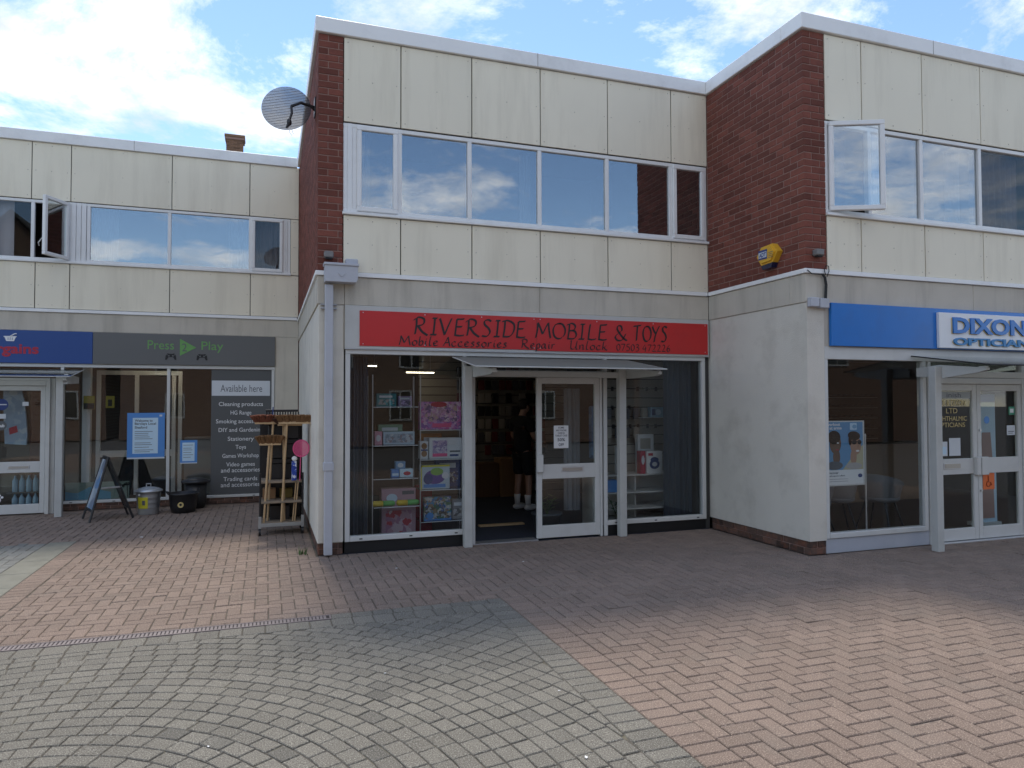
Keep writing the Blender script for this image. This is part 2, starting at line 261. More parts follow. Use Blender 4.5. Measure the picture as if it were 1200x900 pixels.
# ------------------------------------------------------------------ helpers
def worg(p):
    v = Vector((0, 0, 0))
    while p is not None: v += p.location; p = p.parent
    return v
class MB:
    def __init__(s): s.v = []; s.f = []
    def add(s, vs, fs):
        b = len(s.v); s.v += [tuple(v) for v in vs]; s.f += [tuple(i+b for i in f) for f in fs]; return s
    def box(s, x0, x1, y0, y1, z0, z1):
        return s.add([(x0,y0,z0),(x1,y0,z0),(x1,y1,z0),(x0,y1,z0),(x0,y0,z1),(x1,y0,z1),(x1,y1,z1),(x0,y1,z1)],
                     [(0,3,2,1),(4,5,6,7),(0,1,5,4),(1,2,6,5),(2,3,7,6),(3,0,4,7)])
    def cbox(s, x0, x1, y0, y1, z0, z1, c=0.004):
        """box with every edge chamfered"""
        lo, hi = (x0, y0, z0), (x1, y1, z1)
        vs = []; idx = {}
        for sx_ in (0, 1):
            for sy_ in (0, 1):
                for sz_ in (0, 1):
                    sg = (sx_, sy_, sz_); P = [hi[a] if sg[a] else lo[a] for a in range(3)]
                    for a in range(3):      # vertex lying on the face normal to axis a
                        q = [P[k] if k == a else P[k] + (c if not sg[k] else -c) for k in range(3)]
                        idx[(sg, a)] = len(vs); vs.append(q)
        fs = []
        for a in range(3):
            b, d = (a+1) % 3, (a+2) % 3
            for t in (0, 1):
                def sg(p, q):
                    r = [0, 0, 0]; r[a] = t; r[b] = p; r[d] = q; return tuple(r)
                q = [idx[(sg(0,0), a)], idx[(sg(1,0), a)], idx[(sg(1,1), a)], idx[(sg(0,1), a)]]
                fs.append(tuple(q if t else q[::-1]))
            for p in (0, 1):                # edge chamfers along axis a
                for q in (0, 1):
                    s0 = [0,0,0]; s1 = [0,0,0]; s0[a] = 0; s1[a] = 1; s0[b] = s1[b] = p; s0[d] = s1[d] = q
                    s0, s1 = tuple(s0), tuple(s1)
                    fc = (idx[(s0, b)], idx[(s1, b)], idx[(s1, d)], idx[(s0, d)])
                    fs.append(fc if (p ^ q) else fc[::-1])
        for sg in [(i,j,k) for i in (0,1) for j in (0,1) for k in (0,1)]:
            t = (idx[(sg,0)], idx[(sg,1)], idx[(sg,2)]); fs.append(t if sum(sg) % 2 else t[::-1])
        return s.add(vs, fs)
    def prism(s, poly, axis, a0, a1):
        """poly of 2-D points extruded along axis ('x','y','z')"""
        n = len(poly)
        def P(p, a): return {'x': (a, p[0], p[1]), 'y': (p[0], a, p[1]), 'z': (p[0], p[1], a)}[axis]
        vs = [P(p, a0) for p in poly] + [P(p, a1) for p in poly]
        fs = [tuple(range(n))[::-1], tuple(range(n, 2*n))] + [(i, (i+1) % n, n+(i+1) % n, n+i) for i in range(n)]
        return s.add(vs, fs)
    def tube(s, pts, r, n=8, cap=True):
        pts = [Vector(p) for p in pts]; rs = r if isinstance(r, (list, tuple)) else [r]*len(pts)
        vs = []; fs = []
        ref = Vector((0.31, 0.17, 0.93)).normalized()
        for i, p in enumerate(pts):
            t = (pts[min(i+1, len(pts)-1)] - pts[max(i-1, 0)]).normalized()
            u = t.cross(ref)
            if u.length < 1e-3: u = t.cross(Vector((1, 0, 0)))
            u.normalize(); w = t.cross(u)
            for k in range(n):
                a = 2*math.pi*k/n; vs.append(p + rs[i]*(math.cos(a)*u + math.sin(a)*w))
        for i in range(len(pts)-1):
            for k in range(n): fs.append((i*n+k, i*n+(k+1) % n, (i+1)*n+(k+1) % n, (i+1)*n+k))
        if cap: fs += [tuple(range(n))[::-1], tuple(range((len(pts)-1)*n, len(pts)*n))]
        return s.add(vs, fs)
    def lathe(s, prof, cx=0, cy=0, n=28):
        vs = []; fs = []
        for r_, z in prof:
            for k in range(n):
                a = 2*math.pi*k/n; vs.append((cx+r_*math.cos(a), cy+r_*math.sin(a), z))
        for i in range(len(prof)-1):
            for k in range(n): fs.append((i*n+k, i*n+(k+1) % n, (i+1)*n+(k+1) % n, (i+1)*n+k))
        if prof[0][0] > 1e-4: fs.append(tuple(range(n))[::-1])
        if prof[-1][0] > 1e-4: fs.append(tuple(range((len(prof)-1)*n, len(prof)*n)))
        return s.add(vs, fs)
    def ellip(s, c, r, n=12, m=8, fn=None):
        vs = []; fs = []
        for i in range(m+1):
            t = math.pi*i/m
            for k in range(n):
                a = 2*math.pi*k/n
                p = Vector((c[0]+r[0]*math.sin(t)*math.cos(a), c[1]+r[1]*math.sin(t)*math.sin(a), c[2]+r[2]*math.cos(t)))
                vs.append(fn(p) if fn else p)
        for i in range(m):
            for k in range(n): fs.append((i*n+k, i*n+(k+1) % n, (i+1)*n+(k+1) % n, (i+1)*n+k)[::-1])
        return s.add(vs, fs)
    def mesh(s, name, org=(0, 0, 0)):
        me = bpy.data.meshes.new(name); o = Vector(org)
        me.from_pydata([(v[0]-o[0], v[1]-o[1], v[2]-o[2]) for v in s.v], [], s.f); me.update(); return me
    def build(s, name, m, parent=None, smooth=False, loc=None):
        """vertices are in world coordinates; the object keeps its thing's origin (or loc)"""
        o = worg(parent) if parent else Vector(loc or (0, 0, 0))
        me = s.mesh(name, o); me.materials.append(M[m] if isinstance(m, str) else m)
        if smooth:
            for p in me.polygons: p.use_smooth = True
        ob = bpy.data.objects.new(name, me); C.objects.link(ob)
        if parent: ob.parent = parent
        else: ob.location = o
        return ob
ORD = ('first', 'second', 'third', 'fourth', 'fifth', 'sixth', 'seventh', 'eighth', 'ninth', 'tenth', 'eleventh', 'twelfth', 'thirteenth', 'fourteenth')
def tag(o, label, cat, group=None):
    o['label'] = label; o['category'] = cat
    if group: o['group'] = group
    return o
def thing(name, label, cat, loc, group=None):
    o = bpy.data.objects.new(name, None); C.objects.link(o); o.location = loc; o.empty_display_size = 0.1
    return tag(o, label, cat, group)
def B(name, m, parent, *a, c=0.003):
    return MB().cbox(*a, c=c).build(name, m, parent) if c else MB().box(*a).build(name, m, parent)
_meshcache = {}
def piece(name, m, parent, dims, loc, c=0.004, rot=None):
    """one brick, paver or panel: shared mesh data, its own object (loc = world centre)"""
    key = (name, m, tuple(round(d, 4) for d in dims), c)
    if key not in _meshcache:
        me = MB().cbox(-dims[0]/2, dims[0]/2, -dims[1]/2, dims[1]/2, -dims[2]/2, dims[2]/2, c).mesh(name); me.materials.append(M[m]); _meshcache[key] = me
    o = bpy.data.objects.new(name, _meshcache[key]); C.objects.link(o); o.parent = parent
    o.location = Vector(loc) - worg(parent)
    if rot: o.rotation_euler = rot
    return o
def text(name, body, x0, x1, z0, z1, y, m, parent, depth=0.002, bold=0.0, shear=0.0, onx=None, fit=True):
    """lettering fitted into a rectangle of a wall that faces -Y (front face at y)"""
    cu = bpy.data.curves.new(name, 'FONT'); cu.body = body; cu.size = 1; cu.shear = shear; cu.extrude = 0.5; cu.resolution_u = 3; cu.offset = bold
    ob = bpy.data.objects.new(name, cu); me = bpy.data.meshes.new_from_object(ob); bpy.data.objects.remove(ob)
    xs = [v.co.x for v in me.vertices]; ys = [v.co.y for v in me.vertices]
    a, b, c_, d = min(xs), max(xs), min(ys), max(ys)
    o = worg(parent)
    for v in me.vertices:
        u = (v.co.x-a)/(b-a); w = (v.co.y-c_)/(d-c_); t = v.co.z
        v.co = (x0+(x1-x0)*u-o.x, y-depth*t+depth*0.5-o.y, z0+(z1-z0)*w-o.z)
    me.materials.clear(); me.materials.append(M[m]); me.name = name
    t = bpy.data.objects.new(name, me); C.objects.link(t); t.parent = parent
    return t

# pen-stroke lettering (broad nib) for the hand-lettered sign
G = {
 'R': ('.12,.98 .10,.5 .02,0', '-.06,.82 .2,1.03 .52,.93 .48,.62 .12,.48', '.2,.48 .42,.16 .72,-.06'),
 'I': ('.14,1 .42,1', '.28,1 .24,.5 .18,0', '0,0 .36,0'),
 'V': ('.0,1 .14,.5 .26,0', '.26,0 .45,.5 .68,1.04'),
 'E': ('.16,1 .10,.5 .04,0', '.14,.99 .35,1.0 .58,1.03', '.1,.52 .28,.53 .45,.55', '.02,.02 .3,-.02 .55,.02'),
 'S': ('.58,.93 .42,1.03 .2,.95 .2,.72 .42,.5 .5,.25 .32,0 .02,.02',),
 'D': ('.14,.98 .10,.5 .02,0', '-.04,.95 .3,1.03 .66,.82 .66,.4 .42,.05 .0,0'),
 'M': ('.1,1 .06,.5 -.04,0', '.1,1 .26,.6 .38,.25', '.38,.25 .58,.7 .74,1.02', '.74,1.02 .78,.5 .86,0'),
 'O': ('.5,1.0 .2,.92 .03,.55 .12,.12 .4,-.02 .7,.2 .78,.6 .62,.93 .4,1.0',),
 'B': ('.14,1 .1,.5 .02,0', '-.02,.92 .3,1.03 .5,.85 .4,.6 .12,.53', '.12,.53 .45,.52 .56,.25 .4,.02 .0,0'),
 'L': ('.2,1.02 .12,.5 .06,.02', '.04,.02 .3,-.02 .56,.04'),
 'T': ('-.04,.96 .3,1 .68,1.05', '.34,1 .28,.5 .22,0'),
 'Y': ('.0,1 .12,.75 .3,.52', '.66,1.04 .44,.7 .26,.35 .14,-.06'),
 '&': ('.72,.45 .5,.05 .2,-.02 .02,.2 .2,.45 .46,.66 .42,.95 .22,.98 .16,.75 .36,.4 .6,.12 .8,-.02',),
 'A': ('-.04,0 .2,.5 .4,1.02', '.4,1.02 .46,.5 .54,0', '.1,.36 .3,.38 .52,.4'),
 'U': ('.02,.9 .14,.98 .1,.5 .1,.12 .25,0 .45,.15 .58,.5', '.66,.98 .58,.5 .56,.05 .68,0'),
 'a': ('.4,.5 .2,.52 .03,.25 .1,.02 .28,.1 .42,.5', '.42,.52 .38,.2 .44,0 .54,.04'),
 'b': ('.16,1.0 .08,.5 .05,.02', '.06,.25 .24,.52 .38,.38 .3,.06 .06,.02'),
 'c': ('.38,.44 .24,.52 .04,.3 .1,.02 .26,0 .42,.1'),
 'e': ('.05,.25 .25,.3 .36,.44 .24,.54 .06,.36 .08,.06 .24,0 .42,.1'),
 'i': ('.12,.52 .08,.25 .1,.02 .2,.04', '.15,.74 .19,.7'),
 'k': ('.16,1.0 .08,.5 .03,0', '.4,.54 .2,.34 .08,.26', '.16,.3 .3,.08 .46,-.03'),
 'l': ('.2,1.02 .1,.5 .07,.06 .16,0 .24,.05'),
 'n': ('.06,.5 .08,.25 .04,0', '.06,.3 .22,.52 .36,.48 .36,.2 .36,.02 .46,.04'),
 'o': ('.24,.53 .06,.35 .08,.06 .26,0 .42,.2 .4,.45 .2,.53'),
 'p': ('.1,.52 .08,.1 .0,-.36', '.06,.3 .24,.54 .4,.4 .32,.06 .08,.02'),
 'r': ('.08,.52 .08,.25 .03,0', '.08,.3 .2,.5 .36,.5'),
 's': ('.34,.48 .2,.54 .1,.42 .22,.28 .28,.12 .14,-.01 .0,.03'),
 '0': ('.24,.72 .06,.5 .06,.2 .22,.0 .4,.2 .42,.5 .24,.72'),
 '7': ('.02,.68 .22,.7 .44,.7', '.44,.7 .28,.35 .14,0'),
 '5': ('.4,.72 .12,.7', '.12,.7 .1,.44 .3,.42 .4,.2 .24,.0 .02,.05'),
 '3': ('.06,.66 .26,.72 .36,.55 .14,.4', '.14,.4 .38,.32 .36,.08 .04,-.04'),
 '4': ('.3,.72 .02,.26 .44,.28', '.36,.5 .32,.2 .3,-.04'),
 '2': ('.06,.6 .2,.73 .36,.6 .24,.3 .02,.02', '.02,.02 .2,.04 .44,.02'),
 '6': ('.36,.74 .14,.5 .04,.2 .2,0 .38,.14 .34,.34 .16,.36 .06,.2'),
}
GW = {' ': .34}
def nib_text(name, body, x0, x1, zb, cap, y, m, parent, nib=0.075, ang=38, track=.14):
    """each letter drawn with a slanted broad nib; overall width fitted to x0..x1"""
    strokes = []; cur = 0.0
    for ch in body:
        if ch == ' ': cur += GW[' ']; continue
        g = G[ch]; g = (g,) if isinstance(g, str) else g
        ps = [[tuple(map(float, q.split(','))) for q in st.split()] for st in g]
        w = max(p[0] for st in ps for p in st)
        for st in ps: strokes.append([(p[0]+cur, p[1]) for p in st])
        cur += w + track
    tot = cur - track; kx = (x1-x0)/tot
    mb = MB(); nx, nzv = math.cos(R(ang))*nib*cap, math.sin(R(ang))*nib*cap
    for si, st in enumerate(strokes):
        P = [Vector((p[0]*kx+x0, p[1]*cap+zb)) for p in st]
        dn = []
        if len(P) == 2: dn = [P[0].lerp(P[1], t/3) for t in range(4)]
        else:
            Q = [P[0]*2-P[1]] + P + [P[-1]*2-P[-2]]
            for i in range(1, len(Q)-2):
                for t in range(7):
                    u = t/7; a, b, c_, d = Q[i-1], Q[i], Q[i+1], Q[i+2]
                    dn.append(0.5*((2*b)+(c_-a)*u+(2*a-5*b+4*c_-d)*u*u+(3*b-a-3*c_+d)*u**3))
            dn.append(P[-1])
        vs = []; fs = []; yy = y - 0.0015 - 0.00015*(si % 7)
        for i, p in enumerate(dn):
            t = (dn[min(i+1, len(dn)-1)]-dn[max(i-1, 0)]); t = t.normalized() if t.length > 1e-6 else Vector((1, 0))
            k = 0.022*cap     # hairline minimum, across the stroke
            ox, oz = nx/2 + abs(t.y)*k, nzv/2 - (t.x if t.y <= 0 else -t.x)*0 + 0.0
            n2 = Vector((-t.y, t.x)); 
            if n2.dot(Vector((nx, nzv))) < 0: n2 = -n2
            off = Vector((nx/2, nzv/2)) + n2*k
            vs += [(p.x-off.x, yy, p.y-off.y), (p.x+off.x, yy, p.y+off.y)]
        for i in range(len(dn)-1): fs.append((2*i, 2*i+1, 2*i+3, 2*i+2))
        mb.add(vs, fs)
    return mb.build(name, m, parent)

# ------------------------------------------------------------------ ground and paving
def structure(o): o['kind'] = 'structure'; return o
structure(MB().box(-300, 300, -300, 400, -0.30, -0.075).build('ground', 'asphalt'))
SQ = (-4.3, 1.90, 0.0, 5.78)                 # the grey cobbled square
BAND = (-2.45, -2.15, 5.78, 9.90)             # pale band beside the second square
GREY2 = (-7.5, -2.45, 5.78, 9.90)
EDGE1 = (1.90, 2.105, 0.0, 5.78); EDGE2 = (-2.15, -1.945, 5.78, 9.90)
DRAIN = (-4.3, 0.49, 5.655, 5.78)
PX0, PX1, PY0, PY1 = -7.5, 12.0, -1.6, 13.0   # extent of the paved precinct
def clip(poly, x0, x1, y0, y1):
    for ax, lim, sg in ((0, x0, 1), (0, x1, -1), (1, y0, 1), (1, y1, -1)):
        out = []
        for i in range(len(poly)):
            a, b = poly[i], poly[(i+1) % len(poly)]
            da, db = (a[ax]-lim)*sg, (b[ax]-lim)*sg
            if da >= 0: out.append(a)
            if da*db < 0:
                t = da/(da-db); out.append((a[0]+(b[0]-a[0])*t, a[1]+(b[1]-a[1])*t))
        poly = out
        if len(poly) < 3: return []
    return poly
def subtract(rects, h):
    out = []
    for (a, b, c, d) in rects:
        x0, x1, y0, y1 = h
        if b <= x0 or a >= x1 or d <= y0 or c >= y1: out.append((a, b, c, d)); continue
        if a < x0: out.append((a, x0, c, d))
        if b > x1: out.append((x1, b, c, d))
        lo, hi = max(a, x0), min(b, x1)
        if c < y0: out.append((lo, hi, c, y0))
        if d > y1: out.append((lo, hi, y1, d))
    return out
def stone(poly, zt, gap=0.004, ch=0.005, depth=0.03, tilt=(0, 0)):
    """one paving stone: shrunk outline, chamfered top edge"""
    cx_ = sum(p[0] for p in poly)/len(poly); cy_ = sum(p[1] for p in poly)/len(poly)
    def inset(d):
        n = len(poly); res = []
        area = sum(poly[i][0]*poly[(i+1) % n][1]-poly[(i+1) % n][0]*poly[i][1] for i in range(n))
        sg = 1 if area > 0 else -1
        for i in range(n):
            p0, p1, p2 = Vector(poly[i-1]), Vector(poly[i]), Vector(poly[(i+1) % n])
            e1, e2 = (p1-p0), (p2-p1)
            if e1.length < 1e-6 or e2.length < 1e-6: res.append(p1); continue
            e1.normalize(); e2.normalize()
            n1, n2 = Vector((-e1.y, e1.x))*sg, Vector((-e2.y, e2.x))*sg
            k = n1+n2; L2 = k.dot(n1)
            res.append(p1 + k*(d/max(L2, 0.4)))
        return res
    A, Bq = inset(gap), inset(gap+ch); n = len(poly)
    def z(p, base): return base + (p.x-cx_)*tilt[0] + (p.y-cy_)*tilt[1]
    vs = [(p.x, p.y, zt-depth) for p in A] + [(p.x, p.y, z(p, zt-ch)) for p in A] + [(p.x, p.y, z(p, zt)) for p in Bq]
    fs = [tuple(range(2*n, 3*n))]
    for i in range(n):
        j = (i+1) % n; fs += [(i, j, n+j, n+i), (n+i, n+j, 2*n+j, 2*n+i)]
    area = sum(poly[i][0]*poly[(i+1) % n][1]-poly[(i+1) % n][0]*poly[i][1] for i in range(n))
    if area < 0: fs = [f[::-1] for f in fs]
    return vs, fs, (cx_, cy_)
def camdist(c): return math.hypot(c[0], c[1])
def inview(c):
    d = c[0]*fw.x + c[1]*fw.y; l = c[0]*rt.x + c[1]*rt.y
    return d > 2.45 and abs(l) < 0.735*d
def lay(parent, stones, name, m, nmax=300):
    """stones: list of (vs, fs, centre, material). The nearest in view become objects, the rest one mesh"""
    vis = sorted([i for i, s in enumerate(stones) if inview(s[2])], key=lambda i: camdist(stones[i][2]))[:nmax]
    vset = set(vis); o = worg(parent)
    for i in vis:
        vs, fs, c = stones[i][:3]; mm = stones[i][3] if len(stones[i]) > 3 else m
        me = bpy.data.meshes.new(name); me.from_pydata([(v[0]-c[0], v[1]-c[1], v[2]) for v in vs], [], fs); me.materials.append(M[mm])
        ob = bpy.data.objects.new(name, me); C.objects.link(ob); ob.parent = parent; ob.location = (c[0]-o.x, c[1]-o.y, -o.z)
    rest = {}
    for i, s in enumerate(stones):
        if i in vset: continue
        rest.setdefault(s[3] if len(s) > 3 else m, MB()).add(s[0], s[1])
    for mm, mb in rest.items():
        ob = mb.build(name + '_field', mm, parent); ob['kind'] = 'stuff'
jit = lambda a: rnd.uniform(-a, a)
# buildings' footprints that the paving stops at
FOOT = [(-20, 0.53, 12.70, 40), (0.53, 5.56, 8.03, 40), (5.56, 20, 6.23, 40)]
bed = structure(MB().box(PX0, PX1, PY0, PY1, -0.070, -0.009).build('brick_paving', 'joint'))
u = 0.1035
red, grey2 = [], []
nx0, nx1, ny0, ny1 = int(PX0/u)-2, int(PX1/u)+2, int(PY0/u)-2, int(PY1/u)+2
for k in range(ny0, ny1):
    for mcol in range((nx0-k)//4-1, (nx1-k)//4+2):
        for (ox, oy, w, h) in ((k+4*mcol, k, 2, 1), (k+4*mcol+3, k, 1, 2)):
            r = (ox*u+0.03, (ox+w)*u+0.03, oy*u+0.02, (oy+h)*u+0.02)
            if r[1] < PX0 or r[0] > PX1 or r[3] < PY0 or r[2] > PY1: continue
            rs = [r]
            for hole in (SQ, BAND, EDGE1, EDGE2, *FOOT): rs = subtract(rs, hole)
            for q in rs:
                if q[1]-q[0] < 0.03 or q[3]-q[2] < 0.03: continue
                poly = [(q[0], q[2]), (q[1], q[2]), (q[1], q[3]), (q[0], q[3])]
                dst = math.hypot((q[0]+q[1])/2, (q[2]+q[3])/2)
                sk_ = rnd.random() < 0.03
                st = stone(poly, jit(0.0016)-(0.004 if sk_ else 0), gap=0.0028+abs(jit(0.0012)), tilt=(jit(0.03), jit(0.03)) if sk_ else (jit(0.008), jit(0.008)))
                g2 = GREY2[0] < (q[0]+q[1])/2 < GREY2[1] and GREY2[2] < (q[2]+q[3])/2 < GREY2[3]
                (grey2 if g2 else red).append(st)
lay(bed, red, 'paver', 'paver')
# grey second square, pale band, edge courses
g2 = structure(MB().box(GREY2[0], BAND[1], GREY2[2], GREY2[3], -0.0115, -0.0070).build('grey_paving', 'joint'))
lay(g2, grey2, 'grey_paver', 'greypaver', 60)
slabs = []; y = BAND[2]
while y < BAND[3]-0.05:
    y2 = min(y+0.60, BAND[3]); slabs.append(stone([(BAND[0], y), (BAND[1], y), (BAND[1], y2), (BAND[0], y2)], jit(0.001), gap=0.003)); y = y2
lay(g2, slabs, 'border_slab', 'bandslab')
ec = []
for e in (EDGE1, EDGE2):
    y = e[2]
    while y < e[3]-0.02:
        y2 = min(y+0.1035, e[3]); ec.append(stone([(e[0], y), (e[1], y), (e[1], y2), (e[0], y2)], jit(0.0012), gap=0.003, tilt=(jit(.006), jit(.006)))); y = y2
eb = structure(MB().box(EDGE1[0], EDGE1[1], EDGE1[2], EDGE1[3], -0.0115, -0.0070).box(EDGE2[0], EDGE2[1], EDGE2[2], EDGE2[3], -0.0115, -0.0070).build('edge_course', 'joint'))
lay(eb, ec, 'edge_paver', 'paver')
# the cobbled square: rings of setts round one centre, cut against a straight border course
cob = structure(MB().box(SQ[0], SQ[1], SQ[2], SQ[3], -0.0115, -0.0070).build('cobbled_square', 'joint'))
CX, CY = -1.20, 2.80
stones = []
bx0, bx1, by0, by1 = SQ[0]+0.2, SQ[1]-0.2, SQ[2]+0.2, 5.47
y = SQ[2]
while y < 5.655:
    y2 = min(y+0.104, 5.655)
    for (a, b) in ((bx1, SQ[1]), (SQ[0], bx0)):
        stones.append((*stone([(a, y), (b, y), (b, y2), (a, y2)], jit(0.0015), gap=0.003, tilt=(jit(.01), jit(.01))), 'cobble'))
    y = y2
for (yy0, yy1) in ((by1, 5.655), (SQ[2], by0)):
    x = bx0
    while x < bx1-0.01:
        x2 = min(x+0.158, bx1)
        stones.append((*stone([(x, yy0), (x2, yy0), (x2, yy1), (x, yy1)], jit(0.0015), gap=0.0035, tilt=(jit(.01), jit(.01))), 'cobble')); x = x2
x = DRAIN[1]
while x < SQ[1]-0.01:
    x2 = min(x+0.16, SQ[1]); stones.append((*stone([(x, 5.655), (x2, 5.655), (x2, 5.78), (x, 5.78)], jit(0.0015), gap=0.003), 'cobble')); x = x2
rr = 0.10; ring = 0
while rr < 5.2:
    r1 = rr + 0.104; rm = (rr+r1)/2
    n = max(5, round(2*math.pi*rm/0.140)); a0 = rnd.random()*6.28 if ring % 2 == 0 else a0 + math.pi/n
    a0 = (ring % 2)*math.pi/n + ring*0.02
    for i in range(n):
        t0 = a0 + 2*math.pi*i/n + jit(0.004/rm); t1 = a0 + 2*math.pi*(i+1)/n + jit(0.004/rm); tm = (t0+t1)/2
        pts = [(CX+r_*math.cos(t), CY+r_*math.sin(t)) for r_, t in ((rr, t0), (rr, t1), (r1, t1), (r1, tm), (r1, t0))] if rm < 0.6 else [(CX+r_*math.cos(t), CY+r_*math.sin(t)) for r_, t in ((rr, t0), (rr, t1), (r1, t1), (r1, t0))]
        pts = clip(pts, bx0, bx1, by0, by1)
        if len(pts) < 3: continue
        ar = abs(sum(pts[k][0]*pts[(k+1) % len(pts)][1]-pts[(k+1) % len(pts)][0]*pts[k][1] for k in range(len(pts))))/2
        if ar < 0.0022: continue
        stones.append((*stone(pts, jit(0.0015), gap=0.0030+abs(jit(0.0015)), ch=0.004, tilt=(jit(.010), jit(.010))), 'cobble_dark' if rnd.random() < 0.022 else 'cobble'))
    rr = r1; ring += 1
lay(cob, stones, 'cobble', 'cobble')
# slotted drain channel
dr = thing('drain_channel', 'long slotted metal drain channel along the far edge of the grey cobbles', 'drain', (DRAIN[1], 5.715, 0))
MB().box(DRAIN[0], DRAIN[1], 5.662, 5.676, -0.03, 0.002).box(DRAIN[0], DRAIN[1], 5.758, 5.772, -0.03, 0.002).box(DRAIN[1]-0.012, DRAIN[1], 5.677, 5.757, -0.03, 0.0015).build('frame', mat('drain_iron', (0.20, 0.165, 0.16), 0.7, noise=0.2), dr)
MB().box(DRAIN[0], DRAIN[1]-0.013, 5.677, 5.757, -0.0065, -0.0058).build('channel', mat('drain_dirt', (0.05, 0.042, 0.038), 0.9), dr)
gb = MB(); x = DRAIN[0]+0.01
while x < DRAIN[1]-0.03: gb.box(x, x+0.018, 5.677, 5.757, -0.005, 0.0); x += 0.027
gb.build('grating', mat('drain_bars', (0.215, 0.18, 0.175), 0.7, noise=0.2), dr)
# weed at the foot of the pier, scattered litter
wd = MB()
for i in range(26):
    a = rnd.random()*6.28; l = rnd.uniform(0.04, 0.12); b = Vector((0.40+jit(0.05), 8.2+jit(0.07), 0)); d = Vector((math.cos(a)*0.5, math.sin(a)*0.5, 1)).normalized()*l; s_ = Vector((-math.sin(a), math.cos(a), 0))*0.006
    wd.add([b-s_, b+s_, b+d], [(0, 1, 2)])
tag(wd.build('weed', 'grass', loc=(0.40, 8.2, 0)), 'small green weed growing in the paving beside the grey downpipe', 'weed')
for (x, y, s_, wh) in ((1.42, 3.05, .014, 'low on the grey cobbles near the edge course'), (-0.25, 3.75, .009, 'on the grey cobbles at the left'), (1.25, 7.15, .016, 'on the red pavers before the toy shop window'), (2.55, 7.0, .014, 'on the red pavers before the open doorway'), (0.7, 4.4, .008, 'in the middle of the grey cobbles'), (1.6, 3.8, .008, 'on the cobbles beside the straight border'), (-1.45, 9.9, .03, 'on the shaded pavers before the dustbin')):
    a = rnd.random()*3; p = [(x+math.cos(a+t)*s_*(1 if i % 2 else .55), y+math.sin(a+t)*s_*(1 if i % 2 else .55)) for i, t in enumerate((0, 1.2, 2.4, 3.9, 5.1))]
    tag(MB().prism([(q[0], q[1]) for q in p], 'z', 0.0055, 0.0075).build('litter_scrap', 'white', loc=(x, y, 0.0055)), 'small white scrap of litter ' + wh, 'litter', 'scraps of litter on the paving')

# ------------------------------------------------------------------ buildings
XA, XB, YL, YC, YR = 0.526, 5.56, 12.82, 8.03, 6.23
def bricklay(part, boxes, name, m, nmax=300, c=0.0035):
    boxes = [b for b in boxes if b[1]-b[0] > 0.012 and b[3]-b[2] > 0.012]
    boxes.sort(key=lambda b: math.hypot(b[0], b[2]))
    for b in boxes[:nmax]:
        piece(name, m, part, (b[1]-b[0], b[3]-b[2], b[5]-b[4]), ((b[0]+b[1])/2, (b[2]+b[3])/2, (b[4]+b[5])/2), c)
    if boxes[nmax:]:
        mb = MB()
        for b in boxes[nmax:]: mb.cbox(*b, c=c)
        mb.build(name + 'work', m, part)['kind'] = 'stuff'
def corner_bricks(xf, y0, y1, wf, z0, z1, course=0.0755):
    """stretcher-bond bricks of a wall facing -X with a short return facing -Y"""
    out = []; n = int(round((z1-z0)/course)); ch = (z1-z0)/n; g = 0.010
    for i in range(n):
        za, zb = z0+i*ch+g*0.5, z0+(i+1)*ch-g*0.5; d = lambda: jit(0.0016)
        if i % 2 == 0: cb = (0.1025, 0.215)
        else: cb = (0.215, 0.1025)
        e = d(); out.append((xf+e, xf+cb[0], y0+e, y0+cb[1], za, zb))
        y = y0+cb[1]+g
        while y < y1-0.02:
            ye = min(y+0.215, y1); out.append((xf+d(), xf+0.06, y, ye, za, zb)); y = ye+g
        x = xf+cb[0]+g
        while x < wf-0.015:
            xe = min(x+0.215, wf); out.append((x, xe, y0+d(), y0+0.06, za, zb)); x = xe+g
    return out
def panels(bld, xs, z0, z1, Y):
    fx_ = MB()
    for a, b in zip(xs[:-1], xs[1:]):
        for px in (a+0.05, (a+b)/2, b-0.05):
            for pz in (z0+0.05, (z0+z1)/2, z1-0.05): fx_.tube([(px+jit(.006), Y+0.002, pz+jit(.006)), (px, Y-0.003, pz)], 0.0055, 6)
    fx_.build('panel_fixings', 'fixing', bld)['kind'] = 'stuff'
    for a, b in zip(xs[:-1], xs[1:]):
        p = piece('wall_panel', 'cream', bld, (b-a-0.012, 0.018, z1-z0), ((a+b)/2, Y+0.009+jit(0.0008), (z0+z1)/2), 0.003)
